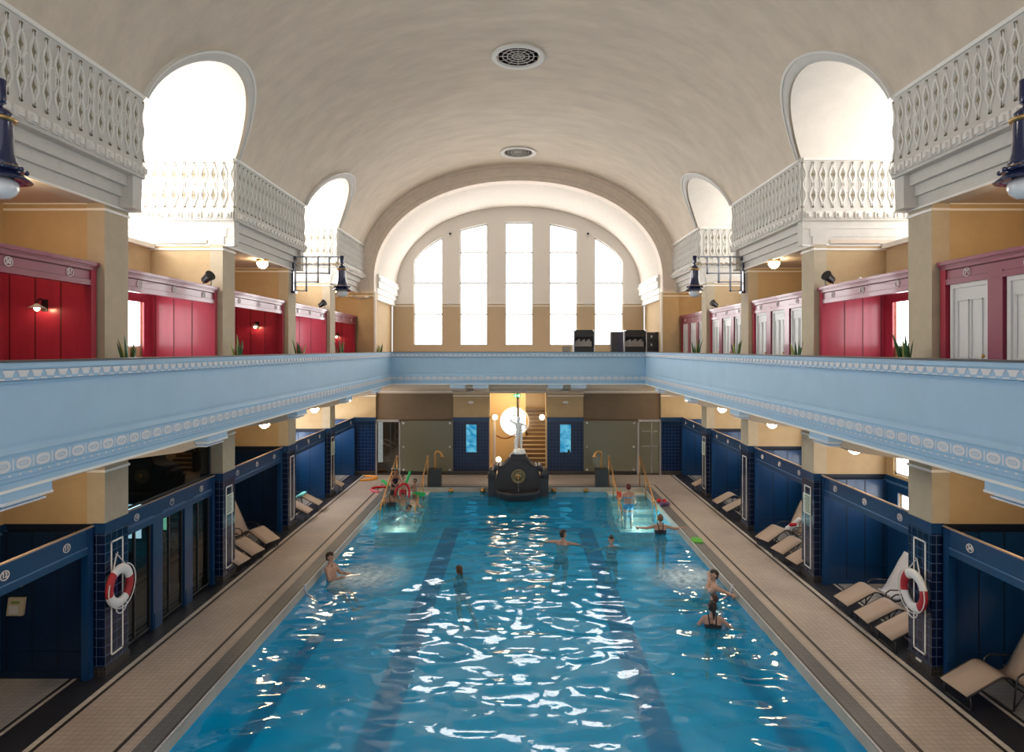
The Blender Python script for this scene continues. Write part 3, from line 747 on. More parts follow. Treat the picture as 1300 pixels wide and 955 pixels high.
for i, ((a, b), hole) in enumerate(zip(wdef, holes)):
    x0, x1 = bx(a), bx(b); zt = max(z for _, z in hole)
    fb = MB(); ft = .045
    fb.fbox(wf, x0, x0 + ft, zb_, min(z for u, z in hole[2:] if abs(u - x0) < .01), -.2, -.1)
    fb.fbox(wf, x1 - ft, x1, zb_, min(z for u, z in hole[2:] if abs(u - x1) < .01), -.2, -.1)
    fb.fbox(wf, x0, x1, zb_, zb_ + ft, -.2, -.1)
    for py in (320.8, 359.7, 399.0):
        z = bz(py)
        xa, xb2 = x0, x1
        if z < min(max(z_ for u, z_ in hole[2:] if abs(u - q) < .01) for q in (x0, x1)): fb.fbox(wf, xa, xb2, z - .04, z + .04, -.12, -.02)
    tp = hole[2:]
    for p_, q_ in zip(tp, tp[1:]): fb.prism(wf, [p_, q_, (q_[0], q_[1] - .07), (p_[0], p_[1] - .07)], -.2, -.1)
    o = fb.build('window_%d' % (i + 1), M_muntin); struct(o, ['arched outermost end window, on the left', 'tall end window with sloping top, second from left', 'tallest square-topped end window in the middle', 'tall end window with sloping top, fourth from left', 'arched outermost end window, on the right'][i], 'window')
    g = MB(); g.prism(wf, hole, -.22, -.21); g.build('pane', M_sky, o)

# ------------------------------------------------------------------ end wall, lower
def ex(px): return (px - 658) / F * YE
def ez(py): return H + (443 - py) / F * YE
lw_ = MB(); fr = frame((0, YE, 0), (1, 0, 0), (0, -1, 0))
for (a, b) in ((575.5, 620.5), (695, 740.5)): lw_.fbox(fr, ex(a), ex(b), 0, 3.62, -.35, 0)
for (a, b) in ((-8.7, ex(477)), (ex(839), 8.7)): lw_.fbox(fr, a, b, 0, 3.62, -.35, 0)
w = lw_.build('wall_end_lower', M_tan); struct(w, 'tan poolside end wall with four blue tiled piers', 'wall')
tb = MB()
for (a, b) in ((575.5, 620.5), (695, 740.5), (448, 477), (839, 868)): tb.fbox(fr, ex(a) - .01, ex(b) + .01, .17, ez(531), -.2, .03)
tb.build('blue_tiling', M_btile_end, w)
tb = MB()
for (a, b) in ((575.5, 620.5), (695, 740.5), (448, 477), (839, 868)): tb.fbox(fr, ex(a) - .02, ex(b) + .02, ez(535), ez(530), -.2, .045)
tb.build('tile_capping', M_navy, w)
tb = MB(); tb.fbox(fr, ex(448), ex(620.5), 0, .17, -.3, .04); tb.fbox(fr, ex(695), ex(868), 0, .17, -.3, .04); tb.build('base_mosaic', M_mosaic, w)
tb = MB()
for (a, b) in ((575.5, 620.5), (695, 740.5), (448, 477), (839, 868)): tb.fbox(fr, ex(a) - .02, ex(b) + .02, 3.44, 3.49, -.2, .03); tb.fbox(fr, ex(a) - .02, ex(b) + .02, 3.57, 3.60, -.2, .05)
tb.build('white_moulding', M_white, w)
for s in (-1, 1):
    a, b = (ex(477), ex(575.5)) if s < 0 else (ex(740.5), ex(839))
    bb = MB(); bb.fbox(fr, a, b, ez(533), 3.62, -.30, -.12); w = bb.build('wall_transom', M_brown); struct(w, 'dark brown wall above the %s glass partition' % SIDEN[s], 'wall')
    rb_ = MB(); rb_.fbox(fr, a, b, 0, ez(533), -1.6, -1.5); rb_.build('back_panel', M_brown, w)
# aquarium panels
for s, (a, b) in ((-1, (592, 605)), (1, (711, 724.5))):
    fb = MB(); fb.fbox(fr, ex(a) - .02, ex(b) + .02, ez(575), ez(538), .031, .06)
    t = fb.build('aquarium', M_dgrey); tag(t, 'narrow glowing blue water panel in the tiled pier, %s of the fountain' % SIDEN[s], 'aquarium')
    fb = MB(); fb.fbox(fr, ex(a), ex(b), ez(574), ez(539), .055, .068); fb.build('pane', M_aqua, t)
    if s > 0:
        fb = MB(); fb.fbox(fr, ex(720.5), ex(723.5), ez(574), ez(571), .065, .075); fb.build('filter_block', M_black, t)
# emergency wall lamps above
for s, px in ((-1, 598), (1, 718)):
    lbm = MB(); lbm.ball((ex(px), YE - .05, ez(511)), .13, 14, 8, 0, (1, .45, .5)); o = lbm.build('bulkhead_lamp', M_buoyw)
    tag(o, 'small oval white bulkhead lamp on the pier %s of the fountain' % SIDEN[s], 'lamp')
    bb = MB(); bb.box(ex(px) - .08, ex(px) + .08, YE - .06, YE, ez(511) - .03, ez(511) + .03); bb.build('back_plate', M_door, o)

# glass partitions
for s in (-1, 1):
    a, b = (ex(509), ex(575.5)) if s < 0 else (ex(740.5), ex(808))
    t = thing('glass_partition', 'frosted glass partition with steel clamps at the end wall, %s side' % SIDEN[s], 'glass partition', ((a + b) / 2, YE - .1, 0))
    f2 = frame((-(a + b) / 2 + 0, 0, 0), (1, 0, 0), (0, -1, 0))
    g = MB(); g.fbox(f2, a, b, .17, ez(534), 0, .012); g.build('glass_sheet', M_frost, t)
    for px in ((513, 571.5) if s < 0 else (745, 804)):
        for py in (537, 567, 596):
            m_ = MB(); m_.lathe([(.05, -.01), (.05, .03), (.035, .035)], f2(ex(px), ez(py), .0), 12, 0, (Vector((1, 0, 0)), Vector((0, 0, 1)), Vector((0, -1, 0)))); m_.build('clamp', M_steel, t)
    a, b = (ex(477.5), ex(508.5)) if s < 0 else (ex(808.5), ex(838.5))
    d = MB()
    for (u0, u1, v0, v1) in ((a, a + .06, 0, ez(533)), (b - .06, b, 0, ez(533)), (a, b, ez(535.5), ez(532.5))): d.fbox(fr, u0, u1, v0, v1, 0.0, .12)
    o = d.build('door_%d' % (1 if s < 0 else 2), M_steel); struct(o, 'steel framed glass door at the %s corner of the end wall' % SIDEN[s], 'door')
    g = MB(); g.fbox(fr, a + .06, b - .06, .08, ez(535.5), .03, .045); g.build('door_glass', M_frost if s > 0 else M_glassdark, o)
    lf = MB(); lf.fbox(fr, a + .06, a + .09, .08, ez(536), .02, .06); lf.fbox(fr, a + .62, a + .66, .08, ez(536), .02, .06); lf.fbox(fr, a + .06, a + .62, .08, .55, .0, .04)
    if s > 0: lf.fbox(fr, a + .2, b - .15, ez(548), ez(547), .045, .06); lf.fbox(fr, a + .2, b - .15, ez(567), ez(566), .045, .06)
    lf.build('door_frame', M_dgrey if s < 0 else M_steel, o)

# stair hall behind the fountain
sh = MB(); xa, xb_ = ex(616), ex(697)
sh.box(xa - 1.0, xa - .9, YE + .3, 33.3, 0, 4.0); sh.box(xb_, xb_ + .1, YE + .3, 33.3, 0, 4.0)
hole = [(ex(653) * 1.09 + .68 * math.cos(2 * PI * k / 28), 2.02 + .68 * math.sin(2 * PI * k / 28)) for k in range(28)]
fr3 = frame((0, 31.2, 0), (1, 0, 0), (0, -1, 0))
sh.prism(fr3, [(xa - 1.0, 0), (.35, 0), (.35, 4.0), (xa - 1.0, 4.0)], -.2, 0, holes=[hole])
sh.prism(frame((0, 33.2, 0), (1, 0, 0), (0, -1, 0)), [(-.3, 0), (xb_ + .1, 0), (xb_ + .1, 4.6), (-.3, 4.6)], -.1, 0)
sh.box(xa - 1.0, xb_ + .1, YE + .3, 33.3, 3.9, 4.0)
w = sh.build('wall_stair_hall', mat('stair_hall_wall', (.60, .45, .25), .8)); struct(w, 'amber stair hall seen through the opening behind the fountain', 'wall')
g = MB(); g.prism(fr3, hole, -.12, -.1); 
fw = MB()
ring2d(fw, fr3, hole[0][0] - .68, 2.02, .72, .72, .06, -.02, .05, 28, 2.0)
fw.fbox(fr3, hole[0][0] - 1.36, hole[0][0], 2.0, 2.03, -.08, -.04); fw.fbox(fr3, hole[0][0] - .69, hole[0][0] - .67, 1.35, 2.7, -.08, -.04)
o = fw.build('window_6', M_winframe); struct(o, 'round white window in the stair hall behind the statue', 'window'); g.build('pane', M_sky3, o)
st = MB(); nst = 15
for k in range(nst):
    y0 = 29.2 + k * .26; st.box(.06, xb_, y0, 33.2, .0 + k * .165, .165 * (k + 1) - .03, 1); st.box(.06, xb_, y0 - .03, y0 + .26, .165 * (k + 1) - .03, .165 * (k + 1), 0)
o = st.build('staircase', [M_stair, M_stairr]); tag(o, 'stone staircase rising behind the statue to the gallery', 'staircase', kind='structure')
nb = MB(); nb.box(-.10, .06, 28.9, 33.0, 0, 0.9); nb.box(-.07, .03, 29.1, 29.2, .9, 3.62); nb.build('newel', M_navydk, o)
tb = MB(); tb.tube([(-.07 + .10, 29.05, .9), (.02, 29.05, 3.3)], .03, 8); tb.build('hanging_rail', M_ring, o)
tb = MB(); tb.tube([(ex(629), 29.6, 1.55)] + [(ex(629) + (ex(655) - ex(629)) * t, 29.6, 1.55 - .18 * math.sin(PI * t) + .1 * t) for t in (.2, .4, .6, .8)] + [(ex(655), 29.6, 1.65)], .028, 8)
o = tb.build('rope_handrail', M_woodrope); tag(o, 'dark red rope handrail sagging across the stair hall', 'handrail')
tb = MB(); tb.box(ex(619.5), ex(622), YE - .02, YE + .4, 0, 3.6); tb.box(ex(693), ex(695.5), YE - .02, YE + .4, 0, 3.6)
o = tb.build('door_3', M_tan); struct(o, 'cream lining of the tall opening behind the fountain', 'doorway')
tb = MB(); tb.tube([(ex(627), 28.8, .0), (ex(627), 28.8, 2.3)], .06, 10); o = tb.build('pipe', M_white); tag(o, 'white upright pipe just inside the stair hall opening', 'pipe')
fl = MB(); fl.box(xa - 1, xb_ + .1, YE, 33.3, -.05, .0); o = fl.build('floor', M_stair); struct(o, 'stone floor of the stair hall', 'floor')
# exit sign
t = MB(); t.box(ex(652), ex(661), YE - .08, YE - .02, ez(504.5), ez(500)); o = t.build('exit_sign', M_exit); tag(o, 'small green exit sign hanging in the stair hall opening', 'sign')
fe = frame(((ex(652) + ex(661)) / 2, YE - .08, (ez(504.5) + ez(500)) / 2), (1, 0, 0), (0, -1, 0))
q = MB(); q.fbox(fe, .06, .12, -.055, .055, .002, .004); q.prism(fe, [(-.01, .015), (.03, .015), (.03, .04), (.055, 0), (.03, -.04), (.03, -.015), (-.01, -.015)], .002, .005)
q.prism(fe, [(-.12, -.05), (-.09, -.05), (-.07, -.01), (-.05, -.05), (-.03, -.045), (-.055, .0), (-.045, .03), (-.08, .035), (-.12, .01), (-.115, -.002), (-.09, .01)], .002, .005)
q.lathe([(.014, .002), (.014, .005)], fe(-.058, .046, 0), 10, 0, (Vector((1, 0, 0)), Vector((0, 0, 1)), Vector((0, -1, 0)))); q.build('pictogram', M_exitw, o)

# ------------------------------------------------------------------ deck, pool, water
db = MB()
ox = 9.0
db.box(-ox, -PX, YN, PYE, -.25, 0); db.box(PX, ox, YN, PYE, -.25, 0); db.box(-ox, ox, PYE, YE + .1, -.25, 0)
d = db.build('floor', M_deck); struct(d, 'tiled pool deck with grey coping and dark lines', 'floor')
pb = MB(); y0 = 1.5
pb.quad((-PX, y0, PF), (PX, y0, PF), (PX, PYE, PF), (-PX, PYE, PF))
q = PX - .012; qe = PYE - .012
pb.quad((-q, y0, PF), (-q, qe, PF), (-q, qe, -.004), (-q, y0, -.004)); pb.quad((q, y0, PF), (q, qe, PF), (q, qe, -.004), (q, y0, -.004)); pb.quad((-q, qe, PF), (q, qe, PF), (q, qe, -.004), (-q, qe, -.004))
p = pb.build('pool_basin', M_basin); tag(p, 'turquoise tiled basin of the swimming pool', 'swimming pool', kind='structure')
lb = MB()
def wob(x0, x1, y0, y1, n=70, amp=.06):
    vs = []
    for i in range(n + 1):
        y = y0 + (y1 - y0) * i / n; vs += [(x0, y, PF + .012), (x1, y, PF + .012)]
    lb.add(vs, [(2 * i, 2 * i + 1, 2 * i + 3, 2 * i + 2) for i in range(n)])
wob(-2.8, -2.22, y0, 24.6); wob(2.22, 2.8, y0, 24.6); wob(-4.95, -4.6, y0, 15.5); wob(4.6, 4.95, y0, 15.5)
lb.quad((-2.22, 24.1, PF + .012), (2.22, 24.1, PF + .012), (2.22, 24.6, PF + .012), (-2.22, 24.6, PF + .012))
lb.build('lane_line', M_lane, p)
wb = MB(); nx, ny = 190, 460; wy0 = 3.0
def wave(x, y):
    return (noise.noise((x * 1.15, y * 2.0, 3.1)) * .030 + noise.noise((x * 2.3 + 7, y * 3.7, 9.7)) * .018) * (1.0 if y < 21 else max(.55, 1 - (y - 21) * .12))
vs = [(-PX + 2 * PX * i / nx, wy0 + (PYE - wy0) * j / ny, WZ + wave(-PX + 2 * PX * i / nx, wy0 + (PYE - wy0) * j / ny)) for j in range(ny + 1) for i in range(nx + 1)]
wb.add(vs, [(j * (nx + 1) + i, j * (nx + 1) + i + 1, (j + 1) * (nx + 1) + i + 1, (j + 1) * (nx + 1) + i) for j in range(ny) for i in range(nx)], 0, True)
o = wb.build('pool_water', M_water); tag(o, 'rippled blue pool water filling the basin', 'water', kind='structure')
# pool entry steps
for s in (-1, 1):
    t = MB()
    for k in range(5):
        z = -.16 - .16 * k; ya = PYE - .55 * (k + 1); t.box(*sorted((s * 3.52, s * PX)), ya, PYE - .55 * k, PF, z, 0)
        t.box(*sorted((s * 3.52, s * PX)), ya - .01, ya + .05, z - .03, z + .006, 1)
    t.box(*sorted((s * 3.52, s * PX)), 22.25, PYE - 2.75, PF, -.80, 0); t.box(*sorted((s * 3.52, s * PX)), 22.24, 22.30, -.83, -.794, 1)
    o = t.build('pool_steps', [M_stepc, M_steplip]); tag(o, 'pale tiled steps leading into the pool at its far %s corner' % SIDEN[s], 'steps', kind='structure')
# ------------------------------------------------------------------ cabins
def plate(parent, fr, u, v, w, num, s, sz=.07, ro=True):
    mb = MB(); ring2d(mb, fr, u, v, sz * 1.18, sz, .012, w, .006, 20, 2.0)
    o = mb.build('number_plate', M_num, parent)
    p = fr(u, v, w + .002)
    text(o, num, sz * 1.45, p, (PI / 2, 0, -PI / 2 if s > 0 else PI / 2))
    return o
def planks(fr, u0, u1, v0, v1, w0, w1, parent, m, mg, step=.43, off=0.0, name='partition_panel'):
    mb = MB(); mb.fbox(fr, u0, u1, v0, v1, w0, w1); o = mb.build(name, m, parent)
    g = MB(); u = u0 + step + off
    while u < u1 - .05:
        g.fbox(fr, u - .012, u + .012, v0, v1, w1, w1 + .002); u += step
    if g.v: g.build('plank_groove', mg, o)
    return o
def cabin(s, i, upper, nums, kind):
    y0 = P[i] + PW + .03; y1 = P[i + 1] - .05 if i < 4 else (28.2 if upper else 28.30)
    L = y1 - y0; xf = 7.13 if upper else 7.18; z0 = GF if upper else 0.0
    sd = SIDEN[s]
    what = {('alcove', 1): 'red gallery cabin row with open alcove', ('doors', 1): 'red gallery cabin row with white doors', ('alcove', 0): 'navy poolside cabin row with open alcove', ('glazed', 0): 'navy poolside cabin row with glass doors'}[(kind, int(upper))]
    t = thing('changing_cabin', what + ', %s bay on the %s' % (['nearest', 'second', 'third', 'fourth', 'last'][i], sd), 'cabin', (s * xf, y0, z0))
    fr = lambda u, v, w: Vector((-s * w, u, v))           # local
    m, ml, mg = (M_red, M_redl, M_reddk) if upper else (M_navy, M_navyl, M_navydk)
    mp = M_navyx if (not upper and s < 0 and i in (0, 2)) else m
    if upper:
        top = 2.58; bot = 2.19
        h = MB(); h.fbox(fr, 0, L, bot, top - .03, -.10, 0); h.fbox(fr, 0, L, bot, bot + .09, 0, .018); h.fbox(fr, 0, L, top - .14, top - .06, 0, .03); h.build('header', ml, t)
        h = MB(); h.fbox(fr, -.02, L + .02, top - .06, top, -.12, .07); h.fbox(fr, -.02, L + .02, top - .085, top - .06, -.12, .045); h.build('cornice', ml, t)
        h = MB(); h.fbox(fr, 0, L, top - .155, top - .14, 0, .012); h.fbox(fr, 0, L, bot + .09, bot + .10, 0, .004); h.build('header_groove', mg, t)
    else:
        top = 2.55; bot = 2.10
        h = MB(); h.fbox(fr, 0, L, bot, top - .03, -.10, 0); h.fbox(fr, 0, L, bot, bot + .11, -.1, .012); h.build('header', m, t)
        h = MB(); h.fbox(fr, 0, L, bot + .11, bot + .128, 0, .016); h.build('header_line', ml, t)
        h = MB(); h.fbox(fr, -.02, L + .02, top - .022, top, -.025, .022); h.build('cornice', M_wood, t)
    for (a, b) in ((0, .14), (L - .13, L)):
        h = MB(); h.fbox(fr, a, b, 0, top - .04, -.10, .022); h.fbox(fr, a + .02, b - .02, .0, .3, .02, .032); h.build('post', m, t)
    k = len(nums); 
    us = [L - .62 - 1.24 * (k - 1 - q) for q in range(k)][::-1] if k > 1 else [L - .62]
    # nums are listed from the far end towards the camera
    for q, nmb in enumerate(nums):
        plate(t, fr, L - .62 - 1.24 * q, (bot + .09 + top - .155) / 2 if upper else bot + .26, .004, nmb, s)
    if kind == 'alcove':
        f2 = lambda u, v, w: Vector((s * u, L - .02 - w, v))       # plank wall facing the camera
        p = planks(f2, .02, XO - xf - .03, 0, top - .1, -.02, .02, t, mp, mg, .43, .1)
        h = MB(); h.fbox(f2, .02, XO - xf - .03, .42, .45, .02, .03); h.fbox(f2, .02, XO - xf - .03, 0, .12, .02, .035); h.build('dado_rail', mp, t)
        if upper:
            f3 = lambda u, v, w: Vector((s * (XO - xf - .06 - w), u, v))
            b = MB()
            if i in (1, 3): hole = [(1.15, .02), (L - .35, .02), (L - .35, 2.2), (1.15, 2.2)]; b.prism(f3, [(0, 0), (L, 0), (L, 2.5), (0, 2.5)], 0, .03, holes=[hole])
            else: b.prism(f3, [(0, 0), (L, 0), (L, 2.5), (0, 2.5)], 0, .03)
            b.build('back_panel', m, t)
            f4 = lambda u, v, w: Vector((s * u, w, v)); b = MB(); b.fbox(f4, .02, XO - xf - .1, 0, 2.4, .0, .04); b.build('partition_panel', m, t)
    elif kind == 'doors':
        for q in range(k):
            a = L - .13 - .06 - .87 - 1.24 * q; b = a + .87
            d = MB(); fz = fr
            d.fbox(fr, a, b, .02, 2.19, -.09, -.05); o = d.build('door', M_door, t)
            e = MB()
            for (c0, c1, e0, e1) in ((a, a + .07, .02, 2.19), (b - .07, b, .02, 2.19), (a + .07, b - .07, 2.12, 2.19)): e.fbox(fr, c0, c1, e0, e1, -.05, -.02)
            e.build('door_frame', M_door, o)
            e = MB()
            for (c0, c1) in ((a + .15, a + .41), (a + .46, b - .15)):
                for (e0, e1) in ((.25, .85), (.98, 1.92)):
                    for (g0, g1, h0, h1) in ((c0, c0 + .02, e0, e1), (c1 - .02, c1, e0, e1), (c0, c1, e0, e0 + .02), (c0, c1, e1 - .02, e1)): e.fbox(fr, g0, g1, h0, h1, -.05, -.035)
            e.build('door_panel', M_doorp, o)
            e = MB(); e.ball(fr(a + .10, 1.02, -.01), .028, 10, 6); e.build('knob', M_brass, o)
            if q < k - 1:
                e = MB(); e.fbox(fr, a - .33, a - .03, 0, 2.3, -.10, .015); e.build('post', ml, t)
        b = MB(); b.fbox(fr, 0, L, 0, 2.4, -.16, -.11); b.build('backing', mg, t)
    elif kind == 'glazed':
        for q in range(k + 0):
            a = L - .13 - .05 - .83 - 1.2 * q; b = a + .83
            if a < 0: continue
            d = MB(); d.fbox(fr, a, b, .05, 2.10, -.07, -.05); o = d.build('glass_door', M_glassdark, t)
            e = MB()
            for (c0, c1, e0, e1) in ((a, a + .03, .05, 2.1), (b - .03, b, .05, 2.1), (a + .30, a + .335, .05, 2.1), (a, b, .05, .085)): e.fbox(fr, c0, c1, e0, e1, -.08, -.03)
            e.build('door_rail', M_dgrey, o)
            e = MB(); e.fbox(fr, a - .02, b + .02, 2.24, 2.26, 0, .022); e.build('header_line', M_navyl, t)
            if q < k - 1: e = MB(); e.fbox(fr, a - .35, a - .02, 0, 2.1, -.1, .012); e.fbox(fr, a - .31, a - .06, 0, .32, .01, .025); e.build('post', m, t)
        e = MB(); e.fbox(fr, 0, L, 2.55, 3.60, -.1, -.08); e.build('upper_glass', M_glassdark, t)
        e = MB(); e.fbox(fr, L - .10, L - .07, 2.55, 3.6, -.12, -.06); e.fbox(fr, 0, L, 2.55, 2.58, -.12, -.06); e.build('upper_rail', M_dgrey, t)
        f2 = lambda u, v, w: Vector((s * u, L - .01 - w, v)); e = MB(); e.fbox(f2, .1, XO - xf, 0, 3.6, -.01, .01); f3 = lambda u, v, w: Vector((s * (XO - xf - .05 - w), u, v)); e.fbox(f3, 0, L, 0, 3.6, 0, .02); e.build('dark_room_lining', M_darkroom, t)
    return t
un = 49; CAB = {}
upL = [['51', '50', '49'], ['54', '53', '52'], ['57', '56', '55'], ['60', '59', '58'], ['63', '62', '61']]
upR = [['76', '77', '78'], ['73', '74', '75'], ['70', '71', '72'], ['67', '68', '69'], ['64', '65', '66']]
loL = [['11', '12', '13'], ['8', '9', '10'], ['5', '6', '7'], ['2', '3', '4'], ['1']]
loR = [['34', '35', '36'], ['31', '32', '33'], ['28', '29', '30'], ['25', '26', '27'], ['22', '23', '24']]
for i in range(5):
    cabin(-1, i, True, upL[i], 'alcove')
    cabin(1, i, True, upR[i], 'alcove' if i == 1 else 'doors')
    cabin(-1, i, False, loL[i], 'glazed' if i == 1 else 'alcove')
    cabin(1, i, False, loR[i], 'alcove')

# things in the glazed room and the near alcove on the left
tb = MB(); tb.tube([(-8.2, 11.95, 2.7), (-8.2, 11.95, 3.6)], .025, 8); tb.tube([(-8.05 + .42 * math.cos(a), 12.2, 3.05 + .38 * math.sin(a)) for a in [2 * PI * k / 24 for k in range(24)]], .022, 8, 0, True)
tb.box(-8.5, -7.9, 12.18, 12.22, 2.98, 3.08)
o = tb.build('exercise_machine', M_steel); tag(o, 'pale hoop and post of a machine behind the high glass', 'exercise machine')
tb = MB(); tb.box(-8.3, -7.75, 13.4, 13.45, 1.55, 2.35); o = tb.build('screen', M_dgrey); tag(o, 'small bright screen glowing behind the middle glass door', 'screen')
tb = MB(); tb.box(-8.22, -7.82, 13.385, 13.40, 1.6, 2.3); tb.build('display', M_screen, o)
tb = MB(); tb.box(-8.0, -7.9, 14.55, 14.6, 1.45, 1.85); o = tb.build('exit_lamp', M_greenlight); tag(o, 'small green light glowing behind the farthest glass door', 'lamp')
tb = MB(); tb.box(-8.15, -7.95, 12.3, 12.33, 1.02, 1.10); o = tb.build('control_light', M_bluelight); tag(o, 'tiny blue control light behind the nearest glass door', 'light')
def near_alcove():
    y = P[1] - .1
    def qx(px): return (px - 658) / F * y
    def qz(py): return H + (443 - py) / F * y
    t = thing('control_box', 'beige wall control box with green display on navy partition', 'control box', (qx(22.5), y - .01, qz(769)))
    f = frame((0, 0, 0), (1, 0, 0), (0, -1, 0))
    m = MB(); m.prism(f, [(-.15, -.15), (.12, -.15), (.16, .15), (-.11, .15)], 0, .05); m.build('casing', M_beigep, t)
    m = MB(); m.fbox(f, -.06, .08, .055, .095, .05, .053); m.build('display', M_lcd, t)
    m = MB(); m.fbox(f, -.10, .05, -.12, .02, .05, .054); m.build('keypad', M_doorp, t)
    m = MB(); m.fbox(frame((qx(22), y - .01, qz(738)), (1, 0, 0), (0, -1, 0)), -.1, .1, -.09, .12, 0, .02); o = m.build('wall_notice', mat('brown_card', (.22, .17, .13), .7)); tag(o, 'small brown card fixed above the beige control box', 'notice')
near_alcove()

# ------------------------------------------------------------------ lamps
def pendant(s, X, Y, label, blabel):
    t = thing('pendant_lamp', label, 'lamp', (s * X, Y, 7.13))
    mb = MB(); mb.lathe([(.001, 0), (.09, .012), (.15, .06), (.175, .12), (.17, .18), (.12, .235)], (0, 0, 0), 22); mb.build('globe', M_milk, t)
    mb = MB(); mb.lathe([(.12, .235), (.20, .215), (.295, .20), (.298, .208), (.24, .25), (.175, .30), (.17, .31)], (0, 0, 0), 26); sh = mb.build('shade', M_lampblue, t)
    mb = MB(); mb.lathe([(.22, .30), (.235, .32), (.22, .345), (.16, .35)], (0, 0, 0), 22)
    for k in range(8): mb.ball((.235 * math.cos(k * PI / 4), .235 * math.sin(k * PI / 4), .32), .028, 8, 5)
    mb.build('collar', M_lampblue, t)
    mb = MB(); mb.lathe([(.20, .345), (.165, .40), (.135, .50), (.125, .60), (.122, .82), (.125, .84)], (0, 0, 0), 22); mb.lathe([(.12, .87), (.115, .93), (.07, .97), (.04, .985), (.03, 1.0), (.045, 1.02), (.03, 1.04)], (0, 0, 0), 20); mb.build('body', M_lampblue, t)
    mb = MB(); mb.lathe([(.125, .83), (.155, .84), (.16, .86), (.15, .87), (.12, .885)], (0, 0, 0), 22); mb.build('gold_band', M_gold, t); mb = MB(); mb.lathe([(.202, .343), (.208, .35), (.2, .356)], (0, 0, 0), 22); mb.build('gold_band', M_gold, t)
    mb = MB(); mb.lathe([(.062, 1.03), (.066, 1.05), (.066, 1.27), (.06, 1.28)], (0, 0, 0), 14); mb.build('stem', M_lampblue, t)
    b = thing('lamp_bracket', blabel, 'bracket', (s * XP, Y, 0))
    lx = XP - X
    f = lambda u, z, w=0: Vector((-s * u, w, z))
    m = MB()
    cols = [(.10, 7.28), (.44, 7.33), (.80, 7.60), (1.15, 7.87)]
    for u, zb in cols:
        for dw in (-.05, .05): m.tube([f(u, zb, dw), f(u, 8.38, dw)], .016, 6)
    m.build('upright_rod', M_brk, b)
    m = MB(); m.tube([f(.0, 8.38), f(lx + .02, 8.38)], .022, 8)
    for k, (z, ue) in enumerate(((7.87, 1.15), (7.60, .80), (7.33, .44))):
        for dw in (-.05, .05): m.tube([f(.08, z, dw), f(ue, z, dw)], .014, 6)
    for dw in (-.05, .05): m.tube([f(.08, 8.14, dw), f(1.15, 8.14, dw)], .012, 6)
    m.build('cross_rod', M_brk, b)
    m = MB()
    u = .2
    while u < lx - .06:
        m.tube([f(u + .06 * math.cos(a), 8.14 + .05 * math.sin(a)) for a in [k * .55 for k in range(9)]], .011, 5); u += .17
    m.tube([f(1.15, 8.14), f(lx, 8.14)], .01, 5)
    m.build('scroll', M_gold, b)
    m = MB(); m.box(*sorted((-s * 0, -s * .05)), -.04, .04, 7.25, 8.40)
    for z in (8.38, 8.30, 7.28): m.box(*sorted((-s * -.0, -s * .13)), -.10, .10, z - .03, z + .03)
    m.build('wall_mount', M_lampblue, b)
    for u, zb in cols:
        for z in (8.14, 7.87, 7.6, 7.33):
            if z >= zb - .06: m = MB(); m.ball(f(u, z), .035, 8, 5); m.build('joint', M_lampblue, b)
M_brk = mat('bracket_pale_metal', (.50, .55, .66), .3, metal=.35)
pendant(-1, 5.545, P[0] + .33, 'large blue pendant lamp with milky globe, at the picture edge on the left', 'stepped metal lamp bracket carrying the nearest left pendant lamp')
pendant(1, 5.43, P[0] + .33, 'large blue pendant lamp with milky globe, at the picture edge on the right', 'stepped metal lamp bracket carrying the nearest right pendant lamp')
pendant(-1, 5.46, P[3] + .33, 'small looking far pendant lamp hanging from the stepped bracket on the left', 'stepped grid lamp bracket on the fourth left pillar')
pendant(1, 5.46, P[3] + .33, 'small looking far pendant lamp hanging from the stepped bracket on the right', 'stepped grid lamp bracket on the fourth right pillar')

def dome_lamp(x, y, z, label, grp):
    t = thing('ceiling_lamp', label, 'lamp', (x, y, z), 0, grp)
    mb = MB(); mb.lathe([(.15, 0), (.16, -.02), (.15, -.06), (.12, -.07)], (0, 0, 0), 18); mb.build('base', M_brass, t)
    mb = MB(); mb.lathe([(.125, -.065), (.145, -.10), (.14, -.15), (.105, -.21), (.055, -.245), (.001, -.255)], (0, 0, 0), 18); mb.build('globe', M_bulb, t)
BAYN = ['in the nearest bay', 'in the second bay', 'in the middle bay', 'in the fourth bay', 'in the farthest bay']
for s in (-1, 1):
    for i in range(5):
        if s < 0 and i == 1: continue
        y = (P[i] + PW + (P[i + 1] if i < 4 else YE)) / 2
        dome_lamp(s * 6.98, y - .05, 3.60, 'glowing dome lamp under the %s gallery beam, %s' % (SIDEN[s], BAYN[i]), 'dome lamps under the gallery')
    for i in (0, 2, 4):
        y = (P[i] + PW + (P[i + 1] if i < 4 else YE)) / 2
        dome_lamp(s * (7.05 if i == 2 else 7.35), y, 8.0, 'glowing dome lamp on the low ceiling above the %s gallery, %s' % (SIDEN[s], BAYN[i]), 'dome lamps over the gallery')
